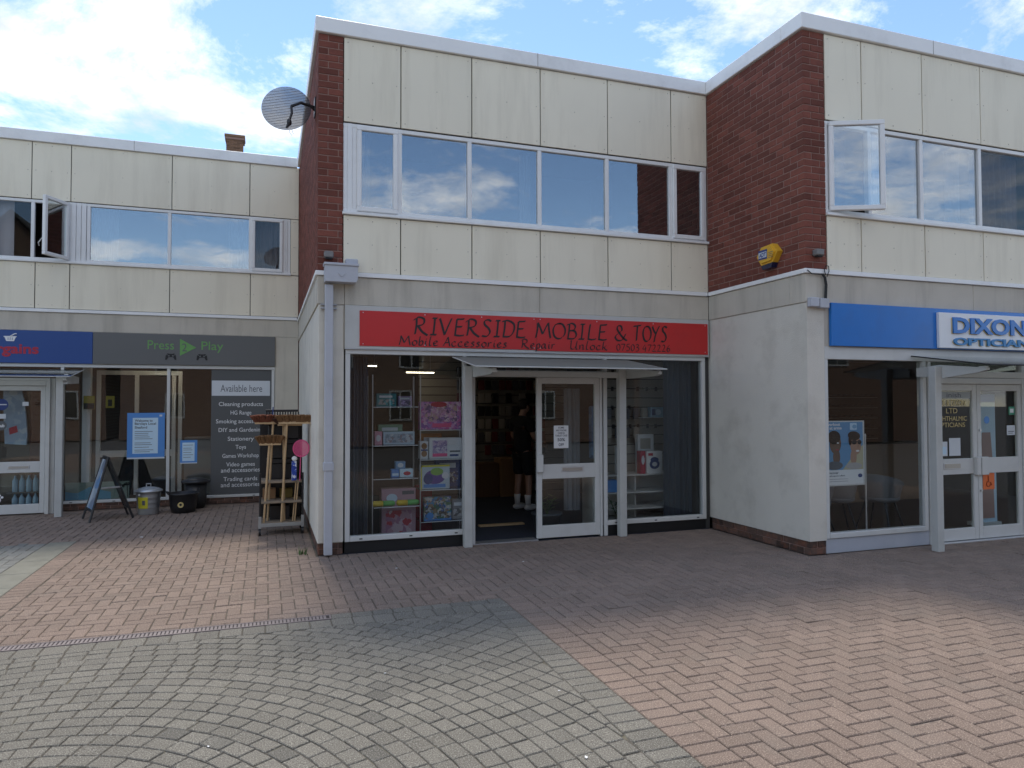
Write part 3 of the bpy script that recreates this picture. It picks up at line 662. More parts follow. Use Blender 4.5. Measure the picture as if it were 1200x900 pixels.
def win_band(bld, Y, x0, x1, z0, z1, mull, frame=0.05, sash=(), openw=(), boards=(), name='window', low=()):
    """a ribbon window: outer frame, mullions, panes; sash = indices with their own casement; openw = left empty"""
    F = MB(); y0, y1 = Y+0.012, Y+0.075
    F.cbox(x0, x1, y0, y1, z1-frame, z1, .004).cbox(x0, x1, y0, y1, z0, z0+frame, .004)
    edges = [x0] + list(mull) + [x1]
    lo = []
    for i, e in enumerate(edges):
        w = frame if i in (0, len(edges)-1) else 0.05
        a = e if i == 0 else (e-w if i == len(edges)-1 else e-w/2)
        F.cbox(a, a+w, y0+0.001, y1-0.001, z0+frame-0.001, z1-frame+0.001, .004); lo.append((a, a+w))
    w = F.build(name, 'upvc', bld)
    for a, b in boards: MB().cbox(a, b, Y+0.008, Y+0.07, z0, z1, .004).build('jamb_board', 'upvc', w)
    MB().cbox(x0-0.01, x1+0.01, Y-0.035, Y+0.06, z0-0.034, z0-0.002, .004).build('sill', 'upvc', w)
    for i in range(len(edges)-1):
        a, b = lo[i][1], lo[i+1][0]
        if i in openw: continue
        if i in sash: casement(w, (a, Y+0.0), b-a, z0+frame*0.4, z1-frame*0.4, 0, gm='gk' if i in low else 'gu')
        else: MB().box(a-0.004, b+0.004, Y+0.040, Y+0.046, z0+frame-0.004, z1-frame+0.004).build('pane', 'gk' if i in low else 'gu', w)
    return w
def casement(w, hinge, width, z0, z1, ang, flip=False, gm='gu'):
    """opening light built along +X from its hinge (or -X if flip), swung out by ang degrees towards -Y"""
    f = 0.052; s_ = -1 if flip else 1
    root = bpy.data.objects.new('sash', MB().cbox(0, width, -0.012, 0.045, z0, z0+f, .006).cbox(0, width, -0.012, 0.045, z1-f, z1, .006).cbox(0, f, -0.0115, 0.0445, z0+f, z1-f, .006).cbox(width-f, width, -0.0115, 0.0445, z0+f, z1-f, .006).mesh('sash'))
    root.data.materials.append(M['upvc']); C.objects.link(root); root.parent = w
    root.location = Vector((hinge[0], hinge[1], 0)) - Vector((worg(w).x, worg(w).y, worg(w).z))
    if flip:
        for v in root.data.vertices: v.co.x = -v.co.x
        root.data.flip_normals()
    root.rotation_euler = (0, 0, R(ang)*(1 if flip else -1))
    # the pane belongs to the window and sits in the sash (kept at the sash's own angle)
    me = MB().box(min(s_*f, s_*(width-f))-0.004, max(s_*f, s_*(width-f))+0.004, 0.010, 0.016, z0+f-0.004, z1-f+0.004).mesh('pane'); me.materials.append(M[gm])
    p = bpy.data.objects.new('pane', me); C.objects.link(p); p.parent = w; p.location = root.location; p.rotation_euler = root.rotation_euler
    return root
def curtain(name, label, m, xa, ya, xb, yb, z0, z1, waves=9, amp=0.025, parent=None, group=None):
    n = waves*8; a, b = Vector((xa, ya, 0)), Vector((xb, yb, 0)); d = (b-a); nrm = Vector((-d.y, d.x, 0)).normalized()
    fr = []; bk = []; ph = rnd.random()*3
    for i in range(n+1):
        t = i/n; o = math.sin(t*waves*2*math.pi+ph)*amp*(0.7+0.5*math.sin(t*11+ph)) + math.sin(t*5+ph)*amp*0.6
        p = a + d*t + nrm*o; fr.append(p); bk.append(p + nrm*0.004)
    mb = MB(); H = [z0 + (z1-z0)*k/6 for k in range(7)]
    vs = []; 
    for k, z in enumerate(H):
        pin = 1 - 0.25*(k/6)
        for i in range(n+1):
            mid = a+d*(i/n); q = mid + (fr[i]-mid)*pin; vs.append((q.x, q.y, z))
    m0 = len(vs)
    for k, z in enumerate(H):
        pin = 1 - 0.25*(k/6)
        for i in range(n+1):
            mid = a+d*(i/n); q = mid + (bk[i]-mid)*pin; vs.append((q.x, q.y, z))
    fs = []
    for k in range(6):
        for i in range(n):
            q = (k*(n+1)+i, k*(n+1)+i+1, (k+1)*(n+1)+i+1, (k+1)*(n+1)+i); fs += [q, tuple(j+m0 for j in q[::-1])]
    mb.add(vs, fs)
    if parent: return mb.build(name, m, parent, smooth=True)
    return tag(mb.build(name, m, smooth=True, loc=((xa+xb)/2, (ya+yb)/2, z0)), label, 'curtain', group)
def lining(bld, name, x0, x1, y0, y1, z0, z1, m):
    """inner faces of a room, open to the front"""
    t = 0.02
    MB().box(x0, x1, y1, y1+t, z0, z1).box(x0-t, x0, y0, y1, z0, z1).box(x1, x1+t, y0, y1, z0, z1).build(name, m, bld)

# ---- middle building
bc = thing('shop_building', 'middle two-storey shop with cream panels, brick pier and red shop sign', 'building', (XA, YC, 0))
structure_parts = []
MB().box(0.80, XB, YC+0.0175, YC+0.15, 4.805, 5.78).box(0.80, XB, YC+0.0175, YC+0.15, 3.07, 3.765).build('wall', 'core', bc)
panels(bc, [0.80, 1.445, 2.292, 3.166, 4.085, 5.012, XB], 4.822, 5.772, YC)
panels(bc, [0.80, 1.445, 2.292, 3.160, 4.080, 5.000, XB], 3.128, 3.762, YC)
w = win_band(bc, YC, 0.80, 5.552, 3.802, 4.808, [0.925, 1.435, 2.268, 3.160, 4.080, 5.010], frame=0.045, sash=(1, 6), openw=(0,), boards=((0.845, 0.90),))
for a in (2.16,): pass
pier = MB().box(XA+0.005, 0.79, YC+0.006, YL, 3.125, 5.775).build('brick_wall', 'mortar', bc)
bricklay(pier, corner_bricks(XA, YC, YL, 0.797, 3.125, 5.775), 'brick', 'brick')
MB().cbox(XA-0.035, XB-0.035, YC-0.035, YC+0.30, 5.780, 5.95, .006).cbox(XA-0.035, XA+0.27, YC+0.3005, YL-0.035, 5.780, 5.9495, .006).build('coping', 'coping', bc)
for x in (3.12,): MB().box(x, x+0.004, YC-0.0365, YC-0.035, 5.782, 5.948).build('coping_joint', 'core', bc)
MB().box(XA+0.28, XB+0.4, YC+0.31, 22, 5.66, 5.80).build('roof', 'roof', bc)
MB().cbox(XA-0.022, XB-0.024, YC-0.024, YC+0.016, 3.072, 3.122, .004).cbox(XA-0.022, XA+0.02, YC+0.0165, YL-0.02, 3.072, 3.1215, .004).build('ledge_strip', 'coping', bc)
MB().cbox(0.82, 3.148, YC, YC+0.25, 2.757, 3.068, .004).cbox(3.152, XB, YC, YC+0.25, 2.757, 3.068, .004).cbox(XA, 0.816, YC, YC+0.25, 2.757, 3.068, .004).cbox(XA, XA+0.2, YC+0.255, YL, 2.757, 3.068, .004).build('concrete_band', 'concrete', bc)
MB().cbox(XA+0.014, 0.815, YC+0.004, YL, 0.13, 2.753, .008).build('rendered_wall', 'render', bc)
MB().box(XA+0.03, 0.80, YC+0.02, YL, 0.0, 0.135).build('plinth', 'mortar', bc)
pb = []
for zc in (0.004, 0.070):
    pb += [(XA+0.022, XA+0.022+0.21, YC+0.012, YC+0.11, zc, zc+0.06), (XA+0.24, 0.81, YC+0.012, YC+0.11, zc, zc+0.06)]
    yy = YC+0.12
    while yy < YL-0.1: pb.append((XA+0.022, XA+0.08, yy, yy+0.215, zc, zc+0.06)); yy += 0.225
bricklay(bc, pb, 'plinth_brick', 'darkbrick', 60)
# rooms behind the windows
lining(bc, 'upper_room_wall', 0.82, 5.50, YC+0.16, 11.5, 3.1, 5.65, 'inwall')
MB().box(XA+0.2, XB, YC+0.16, 22, 2.95, 3.10).build('upper_floor', 'floorbrown', bc)
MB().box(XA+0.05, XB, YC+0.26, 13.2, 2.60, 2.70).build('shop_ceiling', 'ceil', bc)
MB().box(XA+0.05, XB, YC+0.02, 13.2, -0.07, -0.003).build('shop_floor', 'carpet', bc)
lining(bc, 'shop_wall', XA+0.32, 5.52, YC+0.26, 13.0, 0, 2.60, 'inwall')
# downpipe with its hopper head
dp = MB().cbox(0.602, 0.690, 7.925, 8.0, 0.02, 2.96, .006).build('downpipe', 'pipe', bc)
MB().prism([(0.595, 3.16), (0.945, 3.16), (0.945, 3.02), (0.925, 2.985), (0.598, 2.985), (0.595, 3.02)], 'y', 7.86, 8.025).build('hopper_head', 'pipe', dp)
MB().cbox(0.583, 0.957, 7.845, 8.0055, 3.161, 3.188, .004).build('hopper_rim', 'pipe', dp)
MB().cbox(0.590, 0.702, 7.915, 8.008, 0.93, 1.02, .004).build('pipe_collar', 'pipe', dp)
MB().cbox(0.56, 0.735, 7.985, 8.031, 2.70, 2.712, .002).cbox(0.56, 0.735, 7.985, 8.031, 2.742, 2.752, .002).build('pipe_clip', 'pipe', dp)
MB().prism([(0.735, 3.075), (0.772, 3.035), (0.81, 3.075), (0.80, 3.085), (0.772, 3.052), (0.745, 3.085)], 'y', 7.852, 7.860).build('emblem', 'pipe', dp)
tag(MB().cbox(0.82, 0.955, 7.93, 8.05, 3.19, 3.255, .008).build('vent_box', 'pipe', loc=(0.885, 7.99, 3.19)), 'small grey box resting above the downpipe hopper', 'vent')

MB().box(0.818, XB-0.002, YC+0.002, YC+0.25, 2.266, 2.7565).build('lintel', 'concrete', bc)
# shopfront, middle
sf = MB()
for a in ((0.832, 0.885, 0.13, 2.262), (2.185, 2.225, 0.13, 2.262), (2.27, 2.33, 0.0, 2.05), (3.955, 3.985, 0.0, 2.05), (4.005, 4.055, 0.0, 2.262), (5.448, 5.50, 0.13, 2.262)):
    sf.cbox(a[0], a[1], YC+0.002, YC+0.085, a[2], a[3]-0.051 if a[3] > 2.2 else a[3], .004)
sf.cbox(0.832, 5.50, YC, YC+0.087, 2.212, 2.264, .004)
for a in ((0.886, 2.184), (4.056, 5.447)): sf.cbox(a[0], a[1], YC, YC+0.09, 0.13, 0.188, .005)
sf.cbox(2.2255, 4.0045, YC+0.001, YC+0.085, 1.975, 2.055, .004)
sfo = sf.build('shopfront_frame', 'alu', bc)
for i, a in enumerate(((0.88, 2.19, 0.184, 2.216), (2.22, 4.01, 2.05, 2.216), (4.05, 5.452, 0.184, 2.216))):
    MB().box(a[0], a[1], YC+0.038, YC+0.046, a[2], a[3]).build('pane', 'gs', sfo)
for x in (0.99, 1.55, 2.08, 4.15, 4.72, 5.35): MB().cbox(x, x+0.035, YC-0.003, YC+0.01, 0.150, 0.163, .002).build('weep_cover', 'black', sfo)
for a, b in ((0.832, 2.27), (4.0, 5.50)): MB().box(a, b, YC+0.03, YC+0.2, 0.0, 0.128).build('stall_riser', 'black', bc)
MB().cbox(2.30, 3.12, YC-0.01, YC+0.16, -0.004, 0.014, .003).build('threshold', 'silver', bc)
MB().box(5.502, XB, YC+0.02, YC+0.2, 0.0, 2.76).build('corner_gap', 'core', bc)
def glazed_door(bld, x0, x1, z0, z1, Y, rail, m='alu', stile=0.065, bot=0.15, top=0.075, plate=None, glassm='gd', th=0.045):
    d = MB().cbox(x0, x0+stile, Y, Y+th, z0, z1, .004).cbox(x1-stile, x1, Y, Y+th, z0, z1, .004)
    for a, b in ((z0, z0+bot), (rail[0], rail[1]), (z1-top, z1)): d.cbox(x0+stile-0.001, x1-stile+0.001, Y+0.001, Y+th-0.001, a, b, .004)
    d = d.build('door', m, bld)
    MB().box(x0+stile-0.005, x1-stile+0.005, Y+0.020, Y+0.027, z0+bot-0.005, rail[0]+0.005).build('pane', glassm, d)
    MB().box(x0+stile-0.005, x1-stile+0.005, Y+0.020, Y+0.027, rail[1]-0.005, z1-top+0.005).build('pane', glassm, d)
    if plate:
        a, b, c_, e = plate
        MB().cbox(a, b, Y-0.006, Y+0.001, c_, e, .002).build('letter_plate', 'silver', d)
        MB().cbox(a+0.012, b-0.012, Y-0.010, Y-0.0055, c_+0.012, e-0.012, .002).build('letter_flap', mat('letter_flap', (0.45, 0.42, 0.38), 0.4, metal=0.5), d)
    return d
dc = glazed_door(bc, 3.112, 3.953, 0.02, 1.972, YC+0.012, (0.735, 0.912), plate=(3.43, 3.72, 0.815, 0.875))
MB().cbox(3.095, 3.175, YC-0.045, YC+0.011, 0.82, 1.035, .008).build('handle', 'alu', dc)

# sign of the middle shop
sg = thing('fascia_sign', 'red shop sign with black hand lettering RIVERSIDE MOBILE & TOYS', 'sign', (0.98, YC-0.03, 2.27))
MB().cbox(0.822, 5.545, YC-0.022, YC-0.001, 2.272, 2.752, .003).build('backing_board', 'sigback', sg)
MB().cbox(0.982, 3.096, YC-0.032, YC-0.0225, 2.302, 2.698, .002).cbox(3.099, 5.522, YC-0.0325, YC-0.0225, 2.292, 2.698, .002).build('red_board', 'red', sg)
MB().cbox(0.822, 5.545, YC-0.026, YC-0.0005, 2.262, 2.2715, .002).build('trim', 'silver', sg)
for x in (1.02, 1.72, 2.40, 3.06, 3.14, 3.9, 4.7, 5.48):
    for z in (2.325, 2.675): MB().tube([(x, YC-0.030, z), (x, YC-0.0355, z)], 0.006, 8).build('screw', 'silver', sg)
yt = YC-0.0335
nib_text('lettering', 'RIVERSIDE', 1.60, 2.95, 2.450, 0.190, yt, 'black', sg, nib=0.10)
nib_text('lettering', 'MOBILE', 3.09, 4.04, 2.450, 0.185, yt, 'black', sg, nib=0.10)
nib_text('lettering', '&', 4.15, 4.32, 2.450, 0.185, yt, 'black', sg, nib=0.10)
nib_text('lettering', 'TOYS', 4.42, 4.90, 2.450, 0.190, yt, 'black', sg, nib=0.10)
nib_text('lettering', 'Mobile Accessories', 1.43, 2.71, 2.322, 0.105, yt, 'black', sg, nib=0.12)
nib_text('lettering', 'Repair', 2.90, 3.33, 2.322, 0.105, yt, 'black', sg, nib=0.12)
nib_text('lettering', 'Unlock', 3.53, 4.04, 2.322, 0.105, yt, 'black', sg, nib=0.12)
nib_text('lettering', '07503 472226', 4.17, 4.94, 2.318, 0.120, yt, 'black', sg, nib=0.07)

# door canopies
def canopy(label, posts, yw, ypost, x0, x1, yf, zb, zf, ztop, edge, arms=True, sheetm='gc'):
    t = thing('door_canopy', label, 'canopy', ((x0+x1)/2, ypost, 0), 'canopies over the shop doors')
    for x in posts:
        p = MB().cbox(x, x+0.095, ypost-0.045, ypost+0.045, 0.0, ztop, .005).build('post', 'alu2', t)
        MB().prism([(yw, ztop-0.005), (yw, ztop-0.10), (ypost-0.05, ztop-0.13), (yf+0.16, zf-0.065), (yf+0.08, zf-0.045), (yf+0.08, zf-0.022), (ypost, ztop+0.02)], 'x', x+0.097, x+0.147).build('bracket_arm', 'alu2', t)
        MB().cbox(x+0.10, x+0.145, yf+0.09, yf+0.17, zf-0.020, zf-0.004, .003).build('glass_clamp', 'alu2', t)
    MB().cbox(posts[0]+0.148, posts[-1]+0.096, ypost-0.03, ypost+0.03, ztop-0.12, ztop-0.05, .004).build('beam', 'alu2', t)
    th = 0.012; sh = MB().add([(x0, yw, zb), (x1, yw, zb), (x1, yf, zf), (x0, yf, zf), (x0, yw, zb+th), (x1, yw, zb+th), (x1, yf, zf+th), (x0, yf, zf+th)],
        [(0,1,2,3), (7,6,5,4), (0,4,5,1), (1,5,6,2), (2,6,7,3), (3,7,4,0)]).build('roof_sheet', sheetm, t)
    e = MB().tube([(x0, yf-0.004, zf+0.006), (x1, yf-0.004, zf+0.006)], 0.008, 6).tube([(x0-0.004, yw, zb+0.006), (x0-0.004, yf, zf+0.006)], 0.007, 6).tube([(x1+0.004, yw, zb+0.006), (x1+0.004, yf, zf+0.006)], 0.007, 6)
    e.build('sheet_edge', edge, t)
    return t
canopy('pale canopy on two posts over the doorway below the red sign', (2.165, 4.16), YC-0.004, YC-0.085, 2.06, 4.32, 7.06, 2.19, 2.035, 2.09, 'alu2', sheetm='poly')

# ---- right building
br = thing('shop_building', 'right-hand two-storey shop with wide brick side wall and blue shop sign', 'building', (XB, YR, 0))
XE = 12.6
MB().box(5.86, XE, YR+0.0175, YR+0.15, 4.80, 5.78).box(5.86, XE, YR+0.0175, YR+0.15, 3.07, 3.735).build('wall', 'core', br)
panels(br, [5.858, 6.385, 7.30, 8.245, 9.18, 10.1, 11.0, XE], 4.812, 5.772, YR)
panels(br, [5.858, 6.350, 7.305, 8.250, 9.18, 10.1, 11.0, XE], 3.128, 3.728, YR)
wr = win_band(br, YR, 5.858, 11.0, 3.765, 4.800, [6.50, 7.285, 8.235, 9.18, 10.1], frame=0.045, openw=(0,), low=(3, 4))
casement(wr, (5.895, YR-0.010), 0.60, 3.785, 4.785, 24)
MB().box(5.90, 6.47, YR+0.35, YR+0.36, 3.79, 4.78).build('dark_blind', 'curtaind', wr)
sw = MB().box(XB+0.005, 5.845, YR+0.006, 12.0, 3.125, 5.775).build('brick_wall', 'mortar', br)
bricklay(sw, corner_bricks(XB, YR, YC-0.002, 5.853, 3.125, 5.775), 'brick', 'brick')
MB().cbox(XB-0.035, XE, YR-0.035, YR+0.30, 5.780, 5.951, .006).cbox(XB-0.034, XB+0.27, YR+0.3005, 20, 5.780, 5.9505, .006).build('coping', 'coping', br)
for x in (7.45, 9.9): MB().box(x, x+0.004, YR-0.0365, YR-0.035, 5.782, 5.949).build('coping_joint', 'core', br)
MB().box(XB+0.28, XE, YR+0.31, 22, 5.66, 5.80).build('roof', 'roof', br)
MB().cbox(XB-0.022, XE, YR-0.024, YR+0.016, 3.072, 3.122, .004).cbox(XB-0.022, XB+0.02, YR+0.0165, YC-0.025, 3.072, 3.1215, .004).build('ledge_strip', 'coping', br)
MB().cbox(XB, 8.06, YR, YR+0.25, 2.757, 3.068, .004).cbox(8.064, XE, YR, YR+0.25, 2.757, 3.068, .004).cbox(XB, XB+0.2, YR+0.252, YC-0.001, 2.757, 3.0675, .004).build('concrete_band', 'concrete', br)
MB().prism([(XB+0.012, YR+0.004), (5.805, YR+0.004), (5.805, YR+0.25), (XB+0.25, YR+0.25), (XB+0.25, YC+0.3), (XB+0.012, YC+0.3)], 'z', 0.15, 2.753).build('rendered_wall', 'render', br)
MB().prism([(XB+0.03, YR+0.02), (5.80, YR+0.02), (5.80, YR+0.25), (XB+0.25, YR+0.25), (XB+0.25, YC-0.001), (XB+0.03, YC-0.001)], 'z', 0.0, 0.151).build('plinth', 'mortar', br)
pb = []
for i, zc in enumerate((0.003, 0.077)):
    e = jit(0.004); pb += [(XB+0.02+e, XB+0.02+(0.1 if i else 0.215), YR+0.010, YR+(0.215 if i else 0.11), zc, zc+0.068)]
    pb.append((XB+0.02+(0.11 if i else 0.225), 5.80, YR+0.010, YR+0.11, zc, zc+0.068))
    yy = YR+(0.225 if i else 0.12)
    while yy < YC-0.05: pb.append((XB+0.02+jit(0.006), XB+0.09, yy, min(yy+0.215, YC-0.004), zc, zc+0.066)); yy += 0.225
bricklay(br, pb, 'plinth_brick', 'darkbrick', 60, c=0.006)
lining(br, 'upper_room_wall', 5.88, XE-0.1, YR+0.16, 9.5, 3.1, 5.65, 'inwall')
MB().box(XB+0.2, XE, YR+0.16, 20, 2.95, 3.10).build('upper_floor', 'floorbrown', br)
MB().box(XB+0.25, XE, YR+0.26, 11.8, 2.50, 2.60).build('shop_ceiling', 'ceil', br)
MB().box(XB+0.25, XE, YR+0.02, 12.0, -0.07, -0.003).build('shop_floor', 'floorbrown', br)
lining(br, 'shop_wall', XB+0.27, XE-0.1, YR+0.26, 11.5, 0, 2.50, mat('optician_wall', (0.10, 0.075, 0.05), 0.8))
MB().box(XE-0.08, XE, YR, 20, 0, 5.78).build('end_wall', 'brick', br)
MB().box(5.800, XE-0.1, YR+0.006, YR+0.25, 2.276, 2.7565).build('lintel', 'concrete', br)
# shopfront, right
sf = MB()
sf.cbox(5.806, XE-0.1, YR+0.0, YR+0.10, 2.135, 2.275, .004)
for a in ((5.806, 5.85, 0.165), (7.235, 7.285, 0.165), (7.315, 7.36, 0.0), (8.86, 8.91, 0.0), (8.94, 8.99, 0.165), (10.6, 10.65, 0.165)): sf.cbox(a[0], a[1], YR+0.002, YR+0.09, a[2], 2.134, .004)
for a in ((5.851, 7.234), (8.991, 10.599)): sf.cbox(a[0], a[1], YR-0.002, YR+0.095, 0.165, 0.222, .005)
sf.cbox(7.361, 8.859, YR+0.003, YR+0.088, 1.875, 1.945, .004)
sfo = sf.build('shopfront_frame', 'alu', br)
for a in ((5.846, 7.24, 0.218, 2.138), (7.355, 8.865, 1.94, 2.138), (8.985, 10.605, 0.218, 2.138)):
    MB().box(a[0], a[1], YR+0.038, YR+0.046, a[2], a[3]).build('pane', 'gs', sfo)
M['riser'] = mat('riser_paint', (0.43, 0.45, 0.50), 0.5, noise=0.05)
for a, b in ((5.806, 7.314), (8.94, 10.65)): MB().cbox(a, b, YR+0.02, YR+0.15, 0.0, 0.163, .004).build('stall_riser', 'riser', br)
MB().box(7.286, 7.314, YR+0.04, YR+0.08, 0.0, 2.134).box(8.911, 8.939, YR+0.04, YR+0.08, 0, 2.134).build('infill_strip', 'alu2', br)
MB().cbox(7.33, 8.90, YR-0.04, YR+0.16, -0.004, 0.014, .003).build('threshold', 'silver', br)
d1 = glazed_door(br, 7.366, 8.098, 0.02, 1.872, YR+0.014, (0.80, 0.985), plate=(7.545, 7.82, 0.865, 0.94), bot=0.14, top=0.08)
d2 = glazed_door(br, 8.104, 8.856, 0.02, 1.872, YR+0.014, (0.80, 0.985), bot=0.14, top=0.08)
MB().cbox(8.03, 8.094, YR-0.035, YR+0.013, 0.785, 1.00, .006).build('handle', 'alu', d1)
MB().cbox(8.108, 8.225, YR-0.035, YR+0.013, 0.785, 1.00, .006).build('handle', 'alu', d2)
for z in (1.32, 0.60): MB().tube([(8.135, YR+0.014, z), (8.135, YR-0.004, z)], 0.016, 12).build('lock', 'silver', d2)
canopy('glass canopy with black edge over the double doors below the blue sign', (7.03, 9.12), YR-0.004, 5.945, 7.06, 9.25, 5.30, 2.185, 2.04, 2.055, 'black')

sg = thing('fascia_sign', 'bright blue shop sign with white board reading DIXONS OPTICIANS', 'sign', (5.86, YR-0.03, 2.28))
MB().cbox(5.866, XE-0.2, YR-0.045, YR-0.001, 2.280, 2.755, .004).build('blue_board', 'blue', sg)
MB().cbox(7.40, 9.20, YR-0.085, YR-0.046, 2.290, 2.705, .004).build('white_board', mat('sign_white', (0.80, 0.80, 0.81), 0.35), sg)
text('lettering', 'DIXONS', 7.60, 8.99, 2.462, 2.655, YR-0.106, 'blue', sg, depth=0.022, bold=0.035)
text('lettering_edge', 'DIXONS', 7.588, 8.978, 2.455, 2.650, YR-0.090, 'gold', sg, depth=0.008, bold=0.035)
text('lettering', 'OPTICIANS', 7.605, 8.99, 2.325, 2.415, YR-0.106, 'letterside', sg, depth=0.022, bold=0.035)
text('lettering_edge', 'OPTICIANS', 7.597, 8.982, 2.320, 2.411, YR-0.090, 'gold', sg, depth=0.008, bold=0.035)

# ---- left building
bl = thing('shop_building', 'left-hand two-storey shop set back, with cream panels and blue and grey signs', 'building', (XA, YL, 0))
X0 = -9.0
MB().box(X0, XA, YL+0.0175, YL+0.15, 4.86, 5.78).box(X0, XA, YL+0.0175, YL+0.15, 3.10, 3.88).box(0.385, XA, YL+0.0175, YL+0.15, 3.87, 4.87).build('wall', 'core', bl)
panels(bl, [X0, -7.6, -6.4, -5.2, -3.475, -2.94, -1.487, -0.281, XA], 4.876, 5.772, YL)
panels(bl, [X0, -7.6, -6.4, -5.2, -3.41, -2.94, -1.507, -0.262, XA], 3.165, 3.878, YL)
panels(bl, [0.385, XA], 3.892, 4.864, YL)
wl_ = win_band(bl, YL, -6.4, 0.385, 3.915, 4.865, [-4.9, -3.455, -2.955, -2.69, -1.52, -0.268, 0.285], frame=0.045, sash=(5+1,), openw=(2, 3, 7), low=(1, 6), boards=((-2.93, -2.865), (-2.86, -2.795), (-2.79, -2.722), (0.312, 0.338)))
casement(wl_, (-2.955, YL-0.012), 0.48, 3.935, 4.845, 62, flip=True)
MB().tube([(-3.17, 12.44, 4.25), (-3.24, 12.5, 4.2), (-3.32, 12.62, 4.15), (-3.33, 12.7, 4.12)], 0.008, 6).build('window_stay', 'upvc', wl_)
curtain('window_curtain', '', 'curtainl', -4.85, YL+0.2, -3.75, YL+0.2, 3.92, 4.86, 7, 0.03, parent=wl_)
curtain('window_curtain', '', 'curtaind', -0.235, YL+0.14, 0.28, YL+0.14, 3.92, 4.86, 6, 0.02, parent=wl_)
curtain('window_curtain', '', 'voile', -2.65, YL+0.22, -2.3, YL+0.22, 3.92, 4.86, 5, 0.02, parent=wl_)
curtain('window_curtain', '', 'voile', -0.62, YL+0.22, -0.3, YL+0.22, 3.92, 4.86, 5, 0.02, parent=wl_)
curtain('window_curtain', '', 'curtaind', 8.28, YR+0.16, 9.1, YR+0.16, 3.80, 4.76, 8, 0.025, parent=wr)
curtain('window_curtain', '', 'voile', 0.98, YC+0.22, 1.12, YC+0.22, 3.85, 4.78, 3, 0.02, parent=w)
curtain('window_curtain', '', 'voile', 2.98, YC+0.24, 3.13, YC+0.24, 3.85, 4.78, 3, 0.02, parent=w)
curtain('window_curtain', '', 'voile', 7.95, YR+0.24, 8.2, YR+0.24, 3.80, 4.76, 3, 0.02, parent=wr)
MB().cbox(X0, XA-0.0355, YL-0.035, YL+0.30, 5.775, 5.945, .006).build('coping', 'coping', bl)
for x in (-2.05, -5.2): MB().box(x, x+0.004, YL-0.0365, YL-0.035, 5.778, 5.943).build('coping_joint', 'core', bl)
MB().box(X0, XA+0.2, YL+0.31, 22, 5.66, 5.80).build('roof', 'roof', bl)
MB().cbox(X0, XA-0.024, YL-0.024, YL+0.016, 3.105, 3.155, .004).build('ledge_strip', 'coping', bl)
MB().cbox(X0, XA, YL, YL+0.25, 2.812, 3.102, .004).cbox(0.148, XA, YL+0.001, YL+0.25, 0.0, 2.810, .004).build('concrete_band', 'concrete', bl)
lining(bl, 'upper_room_wall', X0, XA-0.05, YL+0.16, 16.5, 3.1, 5.65, 'inwall')
MB().box(X0, XA, YL+0.16, 21, 2.95, 3.10).build('upper_floor', 'floorbrown', bl)
MB().box(X0, XA, YL+0.26, 17.4, 2.62, 2.70).build('shop_ceiling', 'ceil', bl)
MB().box(X0, XA, 12.4, 17.6, -0.07, -0.003).build('shop_floor', 'floorbrown', bl)
lining(bl, 'shop_wall', X0, XA-0.3, YL+0.26, 17.0, 0, 2.62, mat('left_shop_wall', (0.19, 0.14, 0.10), 0.8))
MB().box(X0, 0.146, YL+0.002, YL+0.25, 2.298, 2.811).build('lintel', 'concrete', bl)
sf = MB()
sf.cbox(X0, 0.146, YL, YL+0.09, 2.245, 2.296, .004)
for a, z in ((-3.045, 0.10), (-1.532, 0.10), (0.092, 0.10), (-4.2, 0.1)): sf.cbox(a, a+0.048, YL+0.002, YL+0.088, z, 2.244, .004)
for a in ((-2.996, -1.533), (-1.483, 0.091)): sf.cbox(a[0], a[1], YL-0.001, YL+0.092, 0.10, 0.142, .004)
for a in (-5.8, -7.4, X0): sf.cbox(a, a+0.048, YL+0.002, YL+0.088, 0.10, 2.244, .004)
for a in ((-5.751, -4.201), (-7.351, -5.801), (X0+0.049, -7.401)): sf.cbox(a[0], a[1], YL-0.001, YL+0.092, 0.10, 0.142, .004)
sfo = sf.build('shopfront_frame', 'alu', bl)
MB().box(X0, -4.2, YL+0.02, YL+0.2, 0, 0.099).build('stall_riser', 'black', bl)
MB().box(X0-0.2, X0-0.001, YL, 22, 0, 5.78).build('end_wall', 'brick', bl)
for a in ((-5.755, -4.196), (-7.355, -5.796), (X0+0.045, -7.396)): MB().box(a[0], a[1], YL+0.038, YL+0.046, 0.138, 2.25).build('pane', 'gl', sfo)
for a in ((-3.0, -1.528), (-1.488, 0.096), (-4.16, -3.04)): MB().box(a[0], a[1], YL+0.038, YL+0.046, 0.138, 2.25).build('pane', 'gl', sfo)
for x in (-2.9, -2.3, -1.7, -1.3, -0.2): MB().cbox(x, x+0.04, YL-0.004, YL+0.01, 0.112, 0.124, .002).build('weep_cover', 'black', sfo)
MB().box(-3.0, 0.146, YL+0.02, YL+0.2, 0, 0.099).build('plinth', 'mortar', bl)
pb = []
for i, zc in enumerate((0.002, 0.051)):
    xx = -3.0-(0.11 if i else 0)
    while xx < 0.14: pb.append((max(xx, -2.998), min(xx+0.215, 0.145), YL+0.012, YL+0.09, zc, zc+0.044)); xx += 0.225
bricklay(bl, pb, 'plinth_brick', mat('black_brick', (0.035, 0.036, 0.04), 0.8, piece=0.3) and 'darkbrick', 60)
